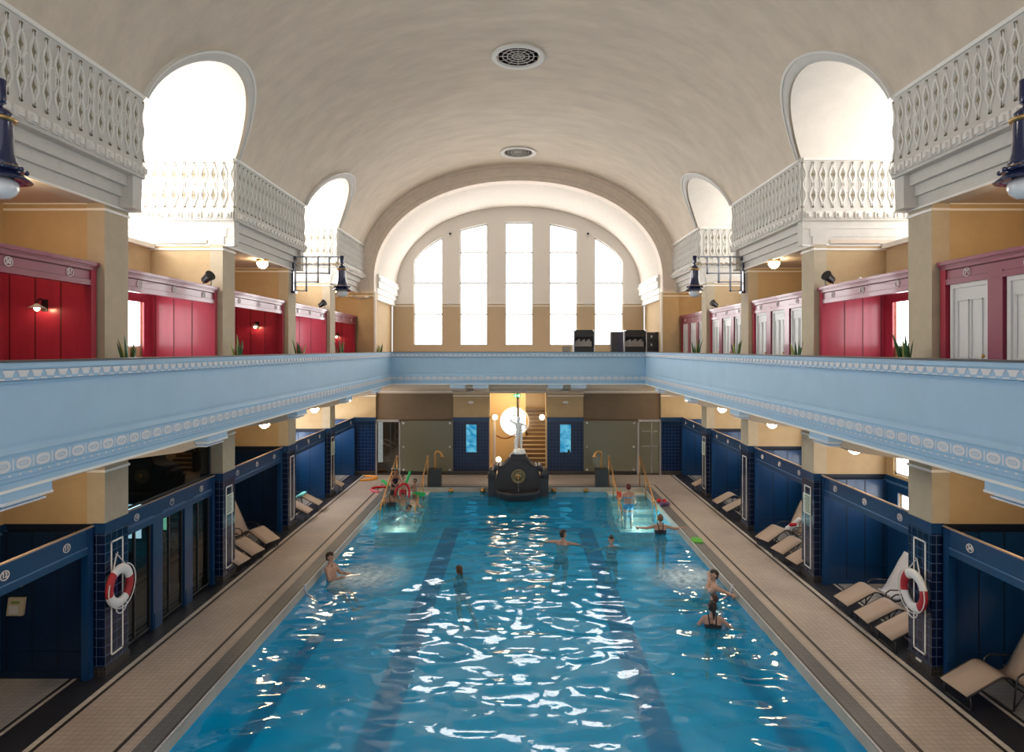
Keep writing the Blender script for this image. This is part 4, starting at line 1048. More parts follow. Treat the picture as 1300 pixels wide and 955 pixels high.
def wall_lamp(i):
    y = P[i + 1] - .05 - .045 if i < 4 else 28.2 - .05
    px, py = {0: (57, 388), 2: (327, 413), 4: (428.5, 426)}[i]
    t = thing('wall_lamp', 'lit wall lamp with small white shade on the %s red partition at left' % {0: 'nearest', 2: 'middle', 4: 'farthest'}[i], 'lamp', ((px - 658) / F * y, y, H + (443 - py) / F * y))
    m = MB(); m.box(-.05, .05, -.01, .02, -.10, .10); m.build('back_plate', M_black, t)
    m = MB(); m.tube([(0, -.01, .06), (0, -.09, .10), (0, -.16, .09), (0, -.18, .03)], .014, 8); m.build('arm', M_black, t)
    m = MB(); m.lathe([(.03, .02), (.045, .0), (.13, -.05), (.132, -.055), (.04, -.012), (.025, .0)], (0, -.18, 0), 18); m.build('shade', M_door, t)
    m = MB(); m.ball((0, -.18, -.06), .042, 12, 8); m.build('bulb', M_bulb2, t)
for i in (0, 2, 4): wall_lamp(i)
# globe lamps in the stair hall opening
for (px, py, lab) in ((628.5, 529.5, 'glowing round lamp on the left jamb of the stair hall opening'), (688, 529.5, 'glowing round lamp on the right jamb of the stair hall opening'), (632, 588.5, 'low glowing round lamp beside the staircase')):
    m = MB(); m.ball((ex(px), YE - .1 if py < 560 else 29.4, ez(py)), .12, 14, 9); o = m.build('globe_lamp', emit_mat('globe_glow', (1, .78, .45), 10) if 'globe_glow' not in MATS else MATS['globe_glow']); tag(o, lab, 'lamp')
    m = MB(); sgn = -1 if px < 650 else 1; m.box(*sorted((ex(px) + sgn * .1, ex(px) + sgn * .22)), YE - .13 if py < 560 else 29.36, YE - .05 if py < 560 else 29.44, ez(py) - .05, ez(py) + .05); m.build('socket', M_brass, o)

# spotlights on the cabin tops
for s in (-1, 1):
    for i, w in ((1, 'nearer'), (3, 'farther')):
        t = thing('spotlight', 'black spotlight standing on the red cabin row, %s one on the %s' % (w, SIDEN[s]), 'spotlight', (s * 7.18, P[i + 1] - .38, 6.98))
        m = MB(); m.box(-.06, .06, -.05, .05, 0, .02); 
        for d in (-.09, .09): m.box(d - .008, d + .008, -.015, .015, .015, .17)
        m.box(-.095, .095, -.015, .015, .012, .028); m.build('yoke', M_black, t)
        d = Vector((-s * .75, -.35, .45)).normalized(); x = d.orthogonal().normalized(); y = d.cross(x); c = Vector((0, 0, .19))
        m = MB(); m.lathe([(.06, -.14), (.085, -.11), (.09, 0), (.12, .10), (.125, .12), (.11, .12)], c, 16, 0, (x, y, d)); m.build('can', M_black, t)
        m = MB(); m.lathe([(.108, .112), (.06, .118), (.001, .12)], c, 16, 0, (x, y, d)); m.build('lens', M_dgrey, t)
        m = MB(); m.ball((s * 7.3, P[i + 1] - 1.5, 7.02), .045, 10, 6); m.lathe([(.035, 0), (.03, .05)], (s * 7.3, P[i + 1] - 1.5, 6.98), 10); 
        if s > 0: o = m.build('alarm_beacon', M_buoyw); tag(o, 'tiny white alarm beacon on the %s red cabin row, right side' % w, 'beacon')

# ceiling vents
for k, (y, w) in enumerate(((17.62, 'larger looking'), (26.2, 'farther'))):
    z = 12.49 + .985 - .0; z = VZ + VBh
    t = thing('ceiling_vent', 'round dark ceiling vent with white rim, %s of the two' % ('nearer' if k == 0 else 'farther'), 'vent', (0, y, z))
    m = MB(); m.lathe([(.735, .02), (.745, -.05), (.72, -.075), (.66, -.06), (.63, -.07), (.60, -.07), (.585, -.055), (.585, -.01)], (0, 0, 0), 36); m.build('rim', M_stone2, t)
    m = MB(); m.lathe([(.585, -.012), (.001, -.012)], (0, 0, 0), 36); m.build('dark_disc', M_black, t)
    m = MB()
    for r in (.05, .17, .30, .43): m.tube([(r * math.cos(2 * PI * q / 30), r * math.sin(2 * PI * q / 30), -.024) for q in range(30)], .013, 5, 0, True)
    for a in range(12): m.tube([(.04 * math.cos(a * PI / 6), .04 * math.sin(a * PI / 6), -.02), (.57 * math.cos(a * PI / 6), .57 * math.sin(a * PI / 6), -.02)], .009, 5)
    m.build('grille', M_stone, t)

# ------------------------------------------------------------------ plants on the gallery
def plant(x, y, label, seed, sc_=1.0):
    rnd = random.Random(seed)
    t = thing('snake_plant', label, 'plant', (x, y, GF), 0)
    m = MB(); m.lathe([(.13, 0), (.15, .05), (.17, .72), (.175, .74), (.15, .74)], (0, 0, 0), 18); m.build('pot', M_pot, t)
    m = MB(); m.lathe([(.15, .70), (.001, .71)], (0, 0, 0), 18); m.build('soil', M_soil, t)
    m = MB()
    for k in range(11):
        a = rnd.uniform(0, 2 * PI); ln = rnd.uniform(.45, .82) * sc_; tilt = rnd.uniform(.02, .28); r0 = rnd.uniform(.01, .08); w = rnd.uniform(.03, .045); tw = rnd.uniform(0, PI)
        d = Vector((math.cos(a), math.sin(a), 0)); q = Vector((math.cos(tw), math.sin(tw), 0)); vs = []; n = 7
        for j in range(n):
            f = j / (n - 1); c = d * (r0 + tilt * ln * f * (0.6 + .4 * f)) + Vector((0, 0, .70 + ln * f * (1 - .12 * tilt * f)))
            ww = w * (0.55 + 1.1 * f if f < .35 else .95 * (1 - ((f - .35) / .66) ** 2.2)) 
            nrm = q.cross(Vector((0, 0, 1)))
            vs += [c - q * ww, c + nrm * ww * .35, c + q * ww, c - nrm * ww * .1]
        fs = [(j * 4 + e, j * 4 + (e + 1) % 4, (j + 1) * 4 + (e + 1) % 4, (j + 1) * 4 + e) for j in range(n - 1) for e in range(4)]
        m.add(vs, fs, 0 if k % 4 else 1, True)
    m.build('leaves', [M_leaf, M_leafe], t)
plsp = [(6.62, 11.0, 'second'), (6.62, 15.35, 'third'), (6.62, 19.6, 'fourth'), (6.62, 24.1, 'fifth')]
for s in (-1, 1):
    for k, (x, y, w) in enumerate(plsp): plant(s * x, y, 'potted snake plant beside the %s pillar of the %s gallery' % (w, SIDEN[s]), 40 + k + 7 * s, .92 + .06 * k)
plant(-6.02, 27.9, 'potted snake plant beside the left pier of the great arch', 99, 1.0)

# ------------------------------------------------------------------ loungers
SL = [(0.0, .24), (.06, .275), (.30, .40), (.52, .515), (.60, .53), (.70, .50), (.86, .40), (.98, .345), (1.08, .36), (1.18, .47), (1.32, .72), (1.48, 1.0), (1.58, 1.16)]
def smooth_path(pts, sub=3):
    out = []
    for i in range(len(pts) - 1):
        p0 = Vector(pts[max(0, i - 1)]); p1 = Vector(pts[i]); p2 = Vector(pts[i + 1]); p3 = Vector(pts[min(len(pts) - 1, i + 2)])
        for j in range(sub):
            t = j / sub; out.append(0.5 * ((2 * p1) + (p2 - p0) * t + (2 * p0 - 5 * p1 + 4 * p2 - p3) * t * t + (3 * p1 - p0 - 3 * p2 + p3) * t ** 3))
    out.append(Vector(pts[-1])); return out
SLP = smooth_path(SL)
def strip(mb, path, w, th, i0=0, i1=None, off=0.0, jit=0):
    path = path[i0:i1]; vs = []; n = len(path); rnd = random.Random(3)
    for i, p in enumerate(path):
        a = path[max(0, i - 1)]; b = path[min(n - 1, i + 1)]; t = (b - a).normalized(); nr = Vector((-t[1], t[0]))
        for yy in (-w / 2, -w / 6, w / 6, w / 2):
            q = p + nr * (off + rnd.uniform(0, jit)); vs.append((q[0], yy, q[1]))
        for yy in (w / 2, -w / 2):
            q = p + nr * (off - th); vs.append((q[0], yy, q[1]))
    fs = [(i * 6 + e, i * 6 + (e + 1) % 6, (i + 1) * 6 + (e + 1) % 6, (i + 1) * 6 + e) for i in range(n - 1) for e in range(6)]
    fs += [tuple(range(6))[::-1], tuple((n - 1) * 6 + e for e in range(6))]
    return mb.add(vs, fs, 0, True)
def make_lounger():
    t = thing('sun_lounger', 'x', 'sun lounger', (0, 0, 0), 0, 'sun loungers in the poolside alcoves')
    strip(MB(), SLP, .56, .025); m = MB(); strip(m, SLP, .56, .022); m.build('sling', M_sling, t)
    for sg in (-1, 1):
        m = MB(); m.tube([(p[0], sg * .295, p[1] - .012) for p in SLP], .015, 8); m.build('side_rail', M_frame, t)
    for sg in (-1, 1):
        y = sg * .32
        m = MB(); m.tube([(.72, y, .02), (.74, y, .3), (.78, y, .52), (.86, y, .575), (1.05, y, .57), (1.22, y, .55)], .014, 8); m.build('armrest', M_frame, t)
        m = MB(); m.tube([(.70, y, .015), (.95, y, .33), (1.30, y, .015)], .013, 8); m.build('leg', M_frame, t)
        m = MB(); m.tube([(1.32, y, .015), (1.10, y, .40)], .013, 8); m.build('leg', M_frame, t)
        m = MB(); m.tube([(.08, sg * .28, .015), (.06, sg * .28, .255)], .013, 8); m.build('foot_leg', M_frame, t)
    for (x_, w_, z_) in ((.70, .32, .015), (1.32, .32, .015), (.08, .28, .015), (.95, .32, .33)):
        m = MB(); m.tube([(x_, -w_, z_), (x_, w_, z_)], .013, 8); m.build('cross_bar', M_frame, t)
    return t
proto = make_lounger(); first = [True]
def lounger(s, x, y, rz, label):
    o = proto if first[0] else copy_tree(proto); first[0] = False
    o.location = (s * x, y, 0); o.rotation_euler = (0, 0, (0 if s > 0 else PI) + rz); o['label'] = label; return o
lounger(1, 6.76, 13.55, .03, 'beige sun lounger under a white towel, right side'); LT = (1, 6.76, 13.55)
lounger(1, 6.74, 12.72, -.03, 'beige sun lounger between the towel lounger and the red lifebuoy pillar, right side')
lounger(1, 6.78, 12.0, .0, 'beige sun lounger mostly hidden by the right lifebuoy pillar')
lounger(1, 6.80, 10.1, .06, 'beige sun lounger at the bottom right corner of the picture')
lounger(1, 6.76, 17.95, .30, 'beige sun lounger with red and white bag on it, farther of three, right')
lounger(1, 6.76, 16.9, .20, 'beige sun lounger in the middle of the three beside the notice pillar, right')
lounger(1, 6.80, 16.1, .12, 'beige sun lounger half hidden behind the notice pillar, right')
lounger(1, 6.78, 22.3, .03, 'beige sun lounger far down the right deck, farther of the two')
lounger(1, 6.78, 21.25, -.02, 'beige sun lounger far down the right deck, nearer of the two')
lounger(1, 6.80, 25.1, .02, 'beige sun lounger in the last alcove on the right')
lounger(-1, 6.76, 17.8, -.34, 'beige sun lounger showing its whole back, left side')
lounger(-1, 6.76, 16.8, -.22, 'beige sun lounger in front of the full-backed one, left side')
lounger(-1, 6.80, 16.05, -.12, 'beige sun lounger peeping out behind the left notice pillar')
lounger(-1, 6.76, 22.1, .03, 'beige sun lounger with a turquoise towel, left side')
lounger(-1, 6.76, 21.0, -.02, 'beige sun lounger beside the one with the turquoise towel, left side')
lounger(-1, 6.80, 25.05, .02, 'beige sun lounger in the last alcove on the left')
def on_lounger(name, label, cat, m_, i0, i1, w, th, at, s, jit=.01):
    m = MB(); strip(m, SLP, w, th, i0, i1, th + .008, jit); o = m.build(name, m_); o.location = (s * at[0], at[1], 0); o.rotation_euler = (0, 0, 0.03 if s > 0 else PI + .03); return tag(o, label, cat)
on_lounger('towel', 'white towel spread over the back of a lounger', 'towel', M_towel, 21, None, .60, .02, (6.76, 13.55), 1)
on_lounger('towel', 'turquoise towel lying across a lounger on the left', 'towel', M_turq, 10, 17, .58, .04, (6.76, 22.1), -1, .03)
m = MB(); m.capsule((7.60, 18.16, .46), (7.80, 18.26, .50), .10, .12); m.capsule((7.86, 18.36, .52), (7.94, 18.28, .7), .1, .06); o = m.build('beach_bag', M_buoyw); tag(o, 'white beach bag lying on a lounger by the notice pillar', 'bag')
m = MB(); m.capsule((7.60, 18.02, .62), (7.74, 18.06, .62), .05, .05); m.build('red_flap', M_nood_r, o)

# ------------------------------------------------------------------ lifebuoys and notices on the pillars
def buoy(s):
    px = 148 if s < 0 else 1163; y = P[1] + PW / 2 + (.0 if s > 0 else .0)
    t = thing('lifebuoy', 'red and white lifebuoy hanging on the %s tiled pillar' % SIDEN[s], 'lifebuoy', (s * (XP - .095), 11.19 if s < 0 else 11.28, 1.43 if s < 0 else 1.31))
    m = MB(); R, r, K, Q = .285, .085, 40, 12; vs = []
    for i in range(K):
        a = 2 * PI * i / K
        for j in range(Q):
            b = 2 * PI * j / Q; rr = R + r * math.cos(b); vs.append((-s * .62 * r * math.sin(b), rr * math.sin(a), rr * math.cos(a)))
    for i in range(K):
        aa = ((i + .5) / K * 360 + s * 18) % 360; wht = (aa < 50 or aa > 310) or (130 < aa < 230)
        m.add([], [], 0)
        for j in range(Q):
            m.f.append((i * Q + j, ((i + 1) % K) * Q + j, ((i + 1) % K) * Q + (j + 1) % Q, i * Q + (j + 1) % Q)); m.m.append(1 if wht else 0); m.sm.append(True)
    m.v = vs; m.build('ring', [M_buoyr, M_buoyw], t)
    m = MB(); m.tube([(-s * .0, -.18, .30), (s * .055, 0, .55), (-s * .0, .18, .30)], .012, 6)
    for (a0, a1) in ((20, 110), (110, 200), (200, 290)):
        m.tube([(-s * .05, (.372 + .012 * math.sin(PI * k / 6)) * math.sin(math.radians(a0 + (a1 - a0) * k / 6)), (.372 + .012 * math.sin(PI * k / 6)) * math.cos(math.radians(a0 + (a1 - a0) * k / 6))) for k in range(7)], .010, 6)
    m.tube([(-s * .03, .15 * math.sin(PI * (k / 8 - .5)), -.33 - .14 * math.cos(PI * (k / 8 - .5))) for k in range(9)], .011, 6)
    m.build('rope', M_rope, t)
    m = MB(); m.tube([(s * .075, 0, .55), (s * .035, 0, .55), (s * .035, 0, .58)], .008, 6); m.build('hook', M_steel, t)
for s in (-1, 1): buoy(s)
for s in (-1, 1):
    for i, w in ((2, 'nearer'), (4, 'farther')):
        t = thing('notice_board', 'pale green printed notice on the tiled pillar, %s one on the %s' % (w, SIDEN[s]), 'notice', (s * XP, P[i] + PW / 2, 1.78))
        f = frame((0, 0, 0), (0, 1, 0), (-s, 0, 0))
        m = MB(); m.fbox(f, -.20, .20, -.24, .24, .010, .022); m.build('sheet', M_notice, t)
        m = MB(); rnd = random.Random(5 + i)
        for k in range(9):
            z = .19 - k * .046; a = rnd.uniform(.08, .15); m.fbox(f, -.15, -.15 + a + .14, z - .012, z + .012, .022, .024)
        m.build('print_lines', M_ink, t)
# small wall sockets on the right near pillar
m = MB(); f = frame((XP, P[1], 0), (0, 1, 0), (-1, 0, 0)); m.fbox(f, .25, .38, .10, .13, .02, .04); o = m.build('floor_sign', M_buoyw); tag(o, 'tiny white plate low on the right lifebuoy pillar', 'plate')

# ------------------------------------------------------------------ end gallery furniture
def gx(px, Y): return (px - 658) / F * Y
def gz(py, Y): return H + (443 - py) / F * Y
def rack(pa, pb, label):
    Y = 29.2; x0, x1 = gx(pa, Y), gx(pb, Y); z1 = gz(419, Y); t = thing('shelf_cabinet', label, 'cabinet', ((x0 + x1) / 2, Y, GF)); w = (x1 - x0) / 2; h = z1 - GF
    m = MB(); m.box(-w + .04, w - .04, 0, .6, 0, h * .04); m.box(-w + .04, w - .04, .5, .6, 0, h); m.prism(lambda u, v, q: Vector((u, q, v)), [(-w + .04, h * .84), (w - .04, h * .84), (w - .04, h * .95), (w - .12, h), (-w + .12, h), (-w + .04, h * .95)], -.02, .6); m.box(-w + .04, w - .04, -.02, .55, h * .42, h * .60); m.build('carcass', M_black, t)
    for sg in (-1, 1): m = MB(); m.box(sg * (w - .02) - .02, sg * (w - .02) + .02, -.04, .62, 0, h); m.build('side_rail', M_steel, t)
    m = MB()
    for k in range(10):
        x = -w + .08 + (2 * w - .2) * k / 10
        m.box(x, x + (2 * w - .2) / 10 - .015, .0, .35, h * .62, h * (.74 + .05 * (k % 3) / 2)); m.box(x, x + (2 * w - .2) / 10 - .015, .0, .35, h * .14, h * (.27 + .05 * (k % 2)))
    m.build('shelf_content', mat('grey_folded_cloth', (.30, .29, .28), .8), t)
rack(728, 755, 'black shelf cabinet with steel sides under the fourth end window')
rack(792, 821, 'black shelf cabinet with steel sides right of the last end window')
Y = 29.2
m = MB(); x0, x1 = gx(776, Y), gx(791.5, Y); m.box(x0, x0 + .28, Y, Y + .5, GF, gz(421, Y)); m.box(x0 + .28, x1, Y + .1, Y + .5, GF, gz(421, Y)); o = m.build('dark_cabinet', mat('blue_grey_laminate', (.05, .07, .11), .15, coat=.6)); tag(o, 'glossy blue grey cabinet left of the right-hand shelf cabinet', 'cabinet')
m = MB(); m.box(x0 + .03, x0 + .25, Y - .01, Y, GF + .1, gz(423, Y)); m.build('door', M_dgrey, o)
t = thing('black_locker', 'narrow black locker with a column of pale catches', 'locker', (gx(827, Y), Y, GF)); w_ = .22; h = gz(422, Y) - GF
m = MB(); m.box(-w_, w_, 0, .5, 0, h); m.build('body', M_black, t)
for k in range(5): m = MB(); m.box(-w_ + .02, w_ - .02, -.015, 0, h * k / 5 + .03, h * (k + 1) / 5 - .03); d = m.build('door', M_dgrey, t); m = MB(); m.box(-.03, .03, -.03, -.015, h * (k + .5) / 5 - .05, h * (k + .5) / 5 + .05); m.build('handle', M_door, d)
m = MB(); m.box(gx(833, Y), gx(838, Y), Y, Y + .5, GF, gz(421.5, Y)); o = m.build('locker', M_dgrey); tag(o, 'slim grey locker against the right arch pier', 'locker'); m = MB(); m.box(gx(836, Y), gx(837.5, Y), Y - .02, Y, GF, gz(421.5, Y)); m.build('edge_strip', M_steel, o)
t = thing('chair', 'small white chair beside the left shelf cabinet', 'chair', (gx(719.5, Y), Y, GF))
m = MB(); m.box(-.2, .2, -.2, .2, .78, .82); m.build('seat', M_door, t); m = MB(); m.box(-.2, .2, .18, .21, .82, 1.25); m.build('backrest', M_glassdark, t)
for sx in (-.18, .18):
    for sy in (-.18, .18): m = MB(); m.tube([(sx * 1.2, sy * 1.2, 0), (sx, sy, .8)], .02, 6); m.build('leg', M_door, t)
for px, w in ((571.6, 'left'), (747, 'right')):
    m = MB(); m.fbox(wf, bx(px) - .17, bx(px) + .17, bz(386.5), bz(383), .0, .1); o = m.build('emergency_light', M_buoyw); tag(o, 'small white emergency light between two end windows, %s one' % w, 'emergency light'); m = MB(); m.fbox(wf, bx(px) - .14, bx(px) + .14, bz(386.2), bz(385.2), .1, .11); m.build('diffuser', M_door, o)
for px, w in ((571.6, 'left'), (746.4, 'right')):
    m = MB(); m.ball(wf(bx(px), bz(297), .05), .06, 10, 6); o = m.build('wall_speaker', M_black); tag(o, 'small dark knob high on the end wall, %s one' % w, 'speaker'); m = MB(); m.fbox(wf, bx(px) - .03, bx(px) + .03, bz(301), bz(299), 0, .05); m.build('mount', M_door, o)
t = thing('security_camera', 'small white security camera on the left arch pier', 'camera', (gx(466, 28.2), 28.18, gz(377, 28.2)))
m = MB(); m.box(-.05, .12, -.22, -.10, -.05, .05); m.build('housing', M_buoyw, t); m = MB(); m.tube([(.0, -.02, .0), (-.1, -.08, -.06), (-.35, -.12, -.10), (-.62, -.1, .08)], .018, 6); m.build('cable_arm', M_brk, t)
m = MB(); m.box(-.03, .1, -.1, .0, -.03, .03); m.build('mount', M_door, t)
# ------------------------------------------------------------------ fountain and statue
def fountain():
    t = thing('wall_fountain', 'dark stone fountain with scrolled shoulders at the far pool edge', 'fountain', (0, 25.0, 0))
    half = [(1.17, -.55), (1.17, .50), (1.20, .53), (.84, .53), (.80, .60), (.80, .96), (.74, 1.0), (.66, .985), (.55, 1.03), (.45, 1.12), (.385, 1.22), (.36, 1.30), (.31, 1.315)]
    poly = half + [(-x, z) for x, z in reversed(half)]
    fr = frame((0, 0, 0), (1, 0, 0), (0, -1, 0))
    m = MB(); m.prism(fr, poly, -.9, 0); m.build('body', M_granite, t)
    m = MB(); m.prism(fr, [(.70, .10), (.70, .88), (.62, .90), (.50, .95), (.38, 1.06), (.30, 1.2), (-.30, 1.2), (-.38, 1.06), (-.50, .95), (-.62, .90), (-.70, .88), (-.70, .10)], 0, .05); m.build('front_panel', M_granite, t)
    m = MB(); m.box(-.30, .30, .12, .62, 1.315, 1.42); m.box(-.34, .34, .08, .66, 1.30, 1.33); m.build('plinth', M_granite, t)
    for sg in (-1, 1):
        ax = (Vector((1, 0, 0)), Vector((0, 0, 1)), Vector((0, -1, 0)))
        m = MB(); m.lathe([(.15, -.8), (.16, -.7), (.16, -.02), (.14, .03), (.10, .035), (.05, .05), (.001, .055)], (sg * 1.02, 0, .67), 18, 0, ax); m.build('scroll', M_granite, t)
        m = MB(); m.lathe([(.09, -.8), (.09, .02), (.05, .04), (.001, .045)], (sg * .86, 0, .90), 16, 0, ax); m.build('scroll', M_granite, t)
    m = MB(); m.lathe([(.40, -.75), (.55, -.55), (.74, -.25), (.83, -.05), (.86, .06), (.85, .11), (.80, .12), (.78, .08), (.74, .02), (.001, -.02)], (0, -.08, 0), 32); m.build('basin', M_granite, t)
    ax = (Vector((1, 0, 0)), Vector((0, 0, 1)), Vector((0, -1, 0)))
    m = MB(); m.lathe([(.275, .04), (.28, .08), (.24, .10), (.22, .075), (.12, .085), (.10, .12), (.001, .13)], (0, 0, .60), 28, 0, ax)
    for k in range(14): a = k * PI / 7; m.ball((.17 * math.cos(a), -.085, .60 + .17 * math.sin(a)), .032, 8, 5)
    md = m.build('medallion', mat('old_bronze', (.27, .215, .12), .4, metal=.6), t)
    m = MB(); m.tube([(0, -.10, .58), (0, -.2, .57), (0, -.24, .53)], .03, 8); m.ball((0, -.13, .64), .06, 10, 7); m.build('spout', M_brass, md)
    m = MB(); m.tube([(0, -.24, .53), (0, -.29, .35), (0, -.31, .06)], [.014, .012, .02], 7); m.build('water_jet', glass_mat('clear_water_jet', (.85, .92, .95), .35), t)
fountain()

# ------------------------------------------------------------------ people
def voxel(mb, name, m, voxel_size, smooth=4, fac=.5):
    me = mb.mesh(name, m); o = bpy.data.objects.new(name, me); col.objects.link(o)
    r = o.modifiers.new('r', 'REMESH'); r.mode = 'VOXEL'; r.voxel_size = voxel_size; r.use_smooth_shade = True
    sm = o.modifiers.new('s', 'SMOOTH'); sm.factor = fac; sm.iterations = smooth
    dg = bpy.context.evaluated_depsgraph_get(); nm = bpy.data.meshes.new_from_object(o.evaluated_get(dg)); nm.name = name
    bpy.data.objects.remove(o); bpy.data.meshes.remove(me)
    nm.polygons.foreach_set('use_smooth', [True] * len(nm.polygons))
    if not nm.materials: nm.materials.append(m)
    return nm
V = Vector
SKIN = {}
def skin(c):
    k = 'skin_%02d_%02d' % (int(c[0] * 100), int(c[1] * 100))
    if k not in MATS: mat(k, c, .5)
    return MATS[k]
def cloth(c):
    k = 'cloth_%02d_%02d_%02d' % tuple(int(v * 100) for v in c)
    if k not in MATS: mat(k, c, .6)
    return MATS[k]
LIGHTSKIN = (.50, .29, .205); TANSKIN = (.38, .20, .125)
def person(name, label, loc, rotz, h=1.72, torso=(0, 0, 1), sh=(1, 0, 0), head=(0, .05, 1), face=(0, 1, 0), armL=((-.3, 0, -1), (0, .2, -1)), armR=((.3, 0, -1), (0, .2, -1)), legL=((0, 0, -1), (0, 0, -1)), legR=((0, 0, -1), (0, 0, -1)),
           skinc=LIGHTSKIN, hair=(.03, .018, .012), style='short', suit='trunks', suitc=(.02, .02, .03), cat='person', group=None, plump=1.0, parent=None, body_mat=None, curl=.5, gender='m', child=False):
    k = h / 1.72; n = lambda v: V(v).normalized()
    T = n(torso); S = n(sh); FW = n(T.cross(S)) * 1.0
    if FW.y < 0: FW = -FW
    U = n(head); fc = V(face); fc = n(fc - U * fc.dot(U)); side = n(fc.cross(U))
    hk = 1.18 if child else 1.0
    pel = V((0, 0, 0)); nb = T * .50 * k
    shw = .175 if gender == 'm' else .158
    body = MB(); B = lambda a, b, ra, rb: body.capsule(a, b, ra * k, rb * k, 12)
    sL, sR = nb - T * .055 * k - S * shw * k, nb - T * .055 * k + S * shw * k
    hL, hR = pel - S * .09 * k - T * .03 * k, pel + S * .09 * k - T * .03 * k
    p = plump
    hipw = .07 if gender == 'm' else .09
    for sg in (-1, 1):
        B(nb - T * .14 * k + S * sg * .085 * k, pel + T * .13 * k + S * sg * .055 * k, .098 * p, .086 * p)
        B(pel + T * .13 * k + S * sg * .05 * k, pel + S * sg * hipw * k, .086 * p, .105 * p)
        B(nb - T * .02 * k, nb - T * .06 * k + S * sg * shw * .85 * k, .058, .056)
        B(pel + S * sg * .07 * k - FW * .03 * k - T * .02 * k, pel + S * sg * .07 * k - FW * .03 * k - T * .05 * k, .095 * p, .09 * p)
        if gender == 'f' and not child: B(nb - T * .17 * k + S * sg * .075 * k + FW * .07 * k, nb - T * .18 * k + S * sg * .075 * k + FW * .075 * k, .06, .06)
    hc = nb + U * .185 * k
    B(nb - T * .03 * k, hc - U * .06 * k, .055, .05)
    def HD(a, b, ra, rb): body.capsule(a, b, ra * k * hk, rb * k * hk, 12)
    HD(hc - U * .045 * k + fc * .022 * k, hc + U * .03 * k - fc * .012 * k, .064, .088); HD(hc + U * .02 * k + fc * .012 * k, hc - U * .03 * k + fc * .02 * k, .08, .068)
    HD(hc - fc * .02 * k + U * .015 * k, hc + U * .03 * k, .086, .088)
    HD(hc + fc * .085 * k * hk + U * .012 * k, hc + fc * .102 * k * hk - U * .022 * k, .012, .018)          # nose
    for sg in (-1, 1): HD(hc + side * sg * .084 * k * hk + U * .01 * k, hc + side * sg * .088 * k * hk - U * .022 * k, .02, .015)
    HD(hc + fc * .07 * k - U * .075 * k, hc + fc * .06 * k - U * .08 * k, .03, .03)                          # chin
    hands = []
    for sg, s0, arm in ((-1, sL, armL), (1, sR, armR)):
        a1, a2 = n(arm[0]), n(arm[1]); el = s0 + a1 * .285 * k; wr = el + a2 * .245 * k
        B(s0, el, .054 * p, .042 * p); B(el, wr, .043 * p, .029); 
        hd = n(arm[2]) if len(arm) > 2 else a2
        pal = wr + hd * .085 * k; lat = n(hd.cross(FW) if abs(hd.dot(FW)) < .9 else hd.cross(T))
        B(wr, pal - lat * .02 * k, .026, .022); B(wr, pal + lat * .02 * k, .026, .022); nrm = n(hd.cross(lat))
        for q, (o, l) in enumerate(((-.033, .062), (-.011, .075), (.012, .07), (.033, .055))):
            f0 = pal + lat * o * k - hd * .01 * k; f1 = f0 + hd * l * .55 * k + lat * o * .2 * k; f2 = f1 + n(hd + nrm * curl) * l * .5 * k
            B(f0, f1, .0105, .010); B(f1, f2, .010, .009)
        t0 = wr + hd * .03 * k - lat * .022 * k * sg; t1 = t0 + n(hd * .6 - lat * sg) * .05 * k; B(t0, t1, .014, .012); B(t1, t1 + n(hd + nrm * .3) * .03 * k, .011, .010)
        hands.append(pal)
    legs = []
    for sg, h0, leg in ((-1, hL, legL), (1, hR, legR)):
        l1, l2 = n(leg[0]), n(leg[1]); kn = h0 + l1 * .41 * k; an = kn + l2 * .40 * k
        B(h0, kn, .088 * p, .058 * p); B(kn, kn + l2 * .14 * k - (FW * .012 * k), .056 * p, .056 * p); B(kn + l2 * .14 * k, an, .054 * p, .036)
        fd = n(leg[2]) if len(leg) > 2 else n(FW - l2 * FW.dot(l2) * .6) if abs(l2.z) > .5 else n(l2 + FW * .3)
        B(an, an + l2 * .035 * k - fd * .03 * k, .036, .034); B(an + l2 * .03 * k, an + l2 * .05 * k + fd * .13 * k, .036, .026); B(an + l2 * .05 * k + fd * .12 * k, an + l2 * .055 * k + fd * .17 * k, .03, .018)
        legs.append((h0, kn))
    vs = .0135 * max(.8, k)
    mats = body_mat or skin(skinc)
    me = voxel(body, 'body', mats, vs, 3)
    o = bpy.data.objects.new(name, me); col.objects.link(o); o.location = loc; o.rotation_euler = (0, 0, rotz)
    if parent: o.parent = parent
    if label: tag(o, label, cat, group)
    # hair
    if style:
        hm = MB(); Hc = lambda a, b, ra, rb: hm.capsule(a, b, ra * k * hk, rb * k * hk, 12)
        Hc(hc + U * .040 * k - fc * .022 * k, hc + U * .066 * k + fc * .022 * k, .091, .070); Hc(hc - fc * .032 * k + U * .03 * k, hc - fc * .034 * k - U * .035 * k, .086, .066)
        for sg in (-1, 1): Hc(hc + side * sg * .035 * k + U * .04 * k - fc * .012 * k, hc + side * sg * .045 * k - fc * .035 * k - U * .03 * k, .058, .048)
        if style == 'bun': Hc(hc + U * .10 * k - fc * .07 * k, hc + U * .115 * k - fc * .085 * k, .045, .04)
        if style == 'buns':
            for sg in (-1, 1): Hc(hc + U * .07 * k + side * sg * .10 * k, hc + U * .08 * k + side * sg * .115 * k, .045, .042)
        if style == 'ponytail': Hc(hc - fc * .10 * k + U * .01 * k, hc - fc * .12 * k - U * .12 * k, .04, .034); Hc(hc - fc * .12 * k - U * .12 * k, hc - fc * .11 * k - U * .24 * k, .034, .012)
        if style == 'long':
            for sg in (-1, 0, 1): Hc(hc - fc * .05 * k + side * sg * .05 * k, hc - fc * .06 * k + side * sg * .055 * k - U * .16 * k, .06, .035)
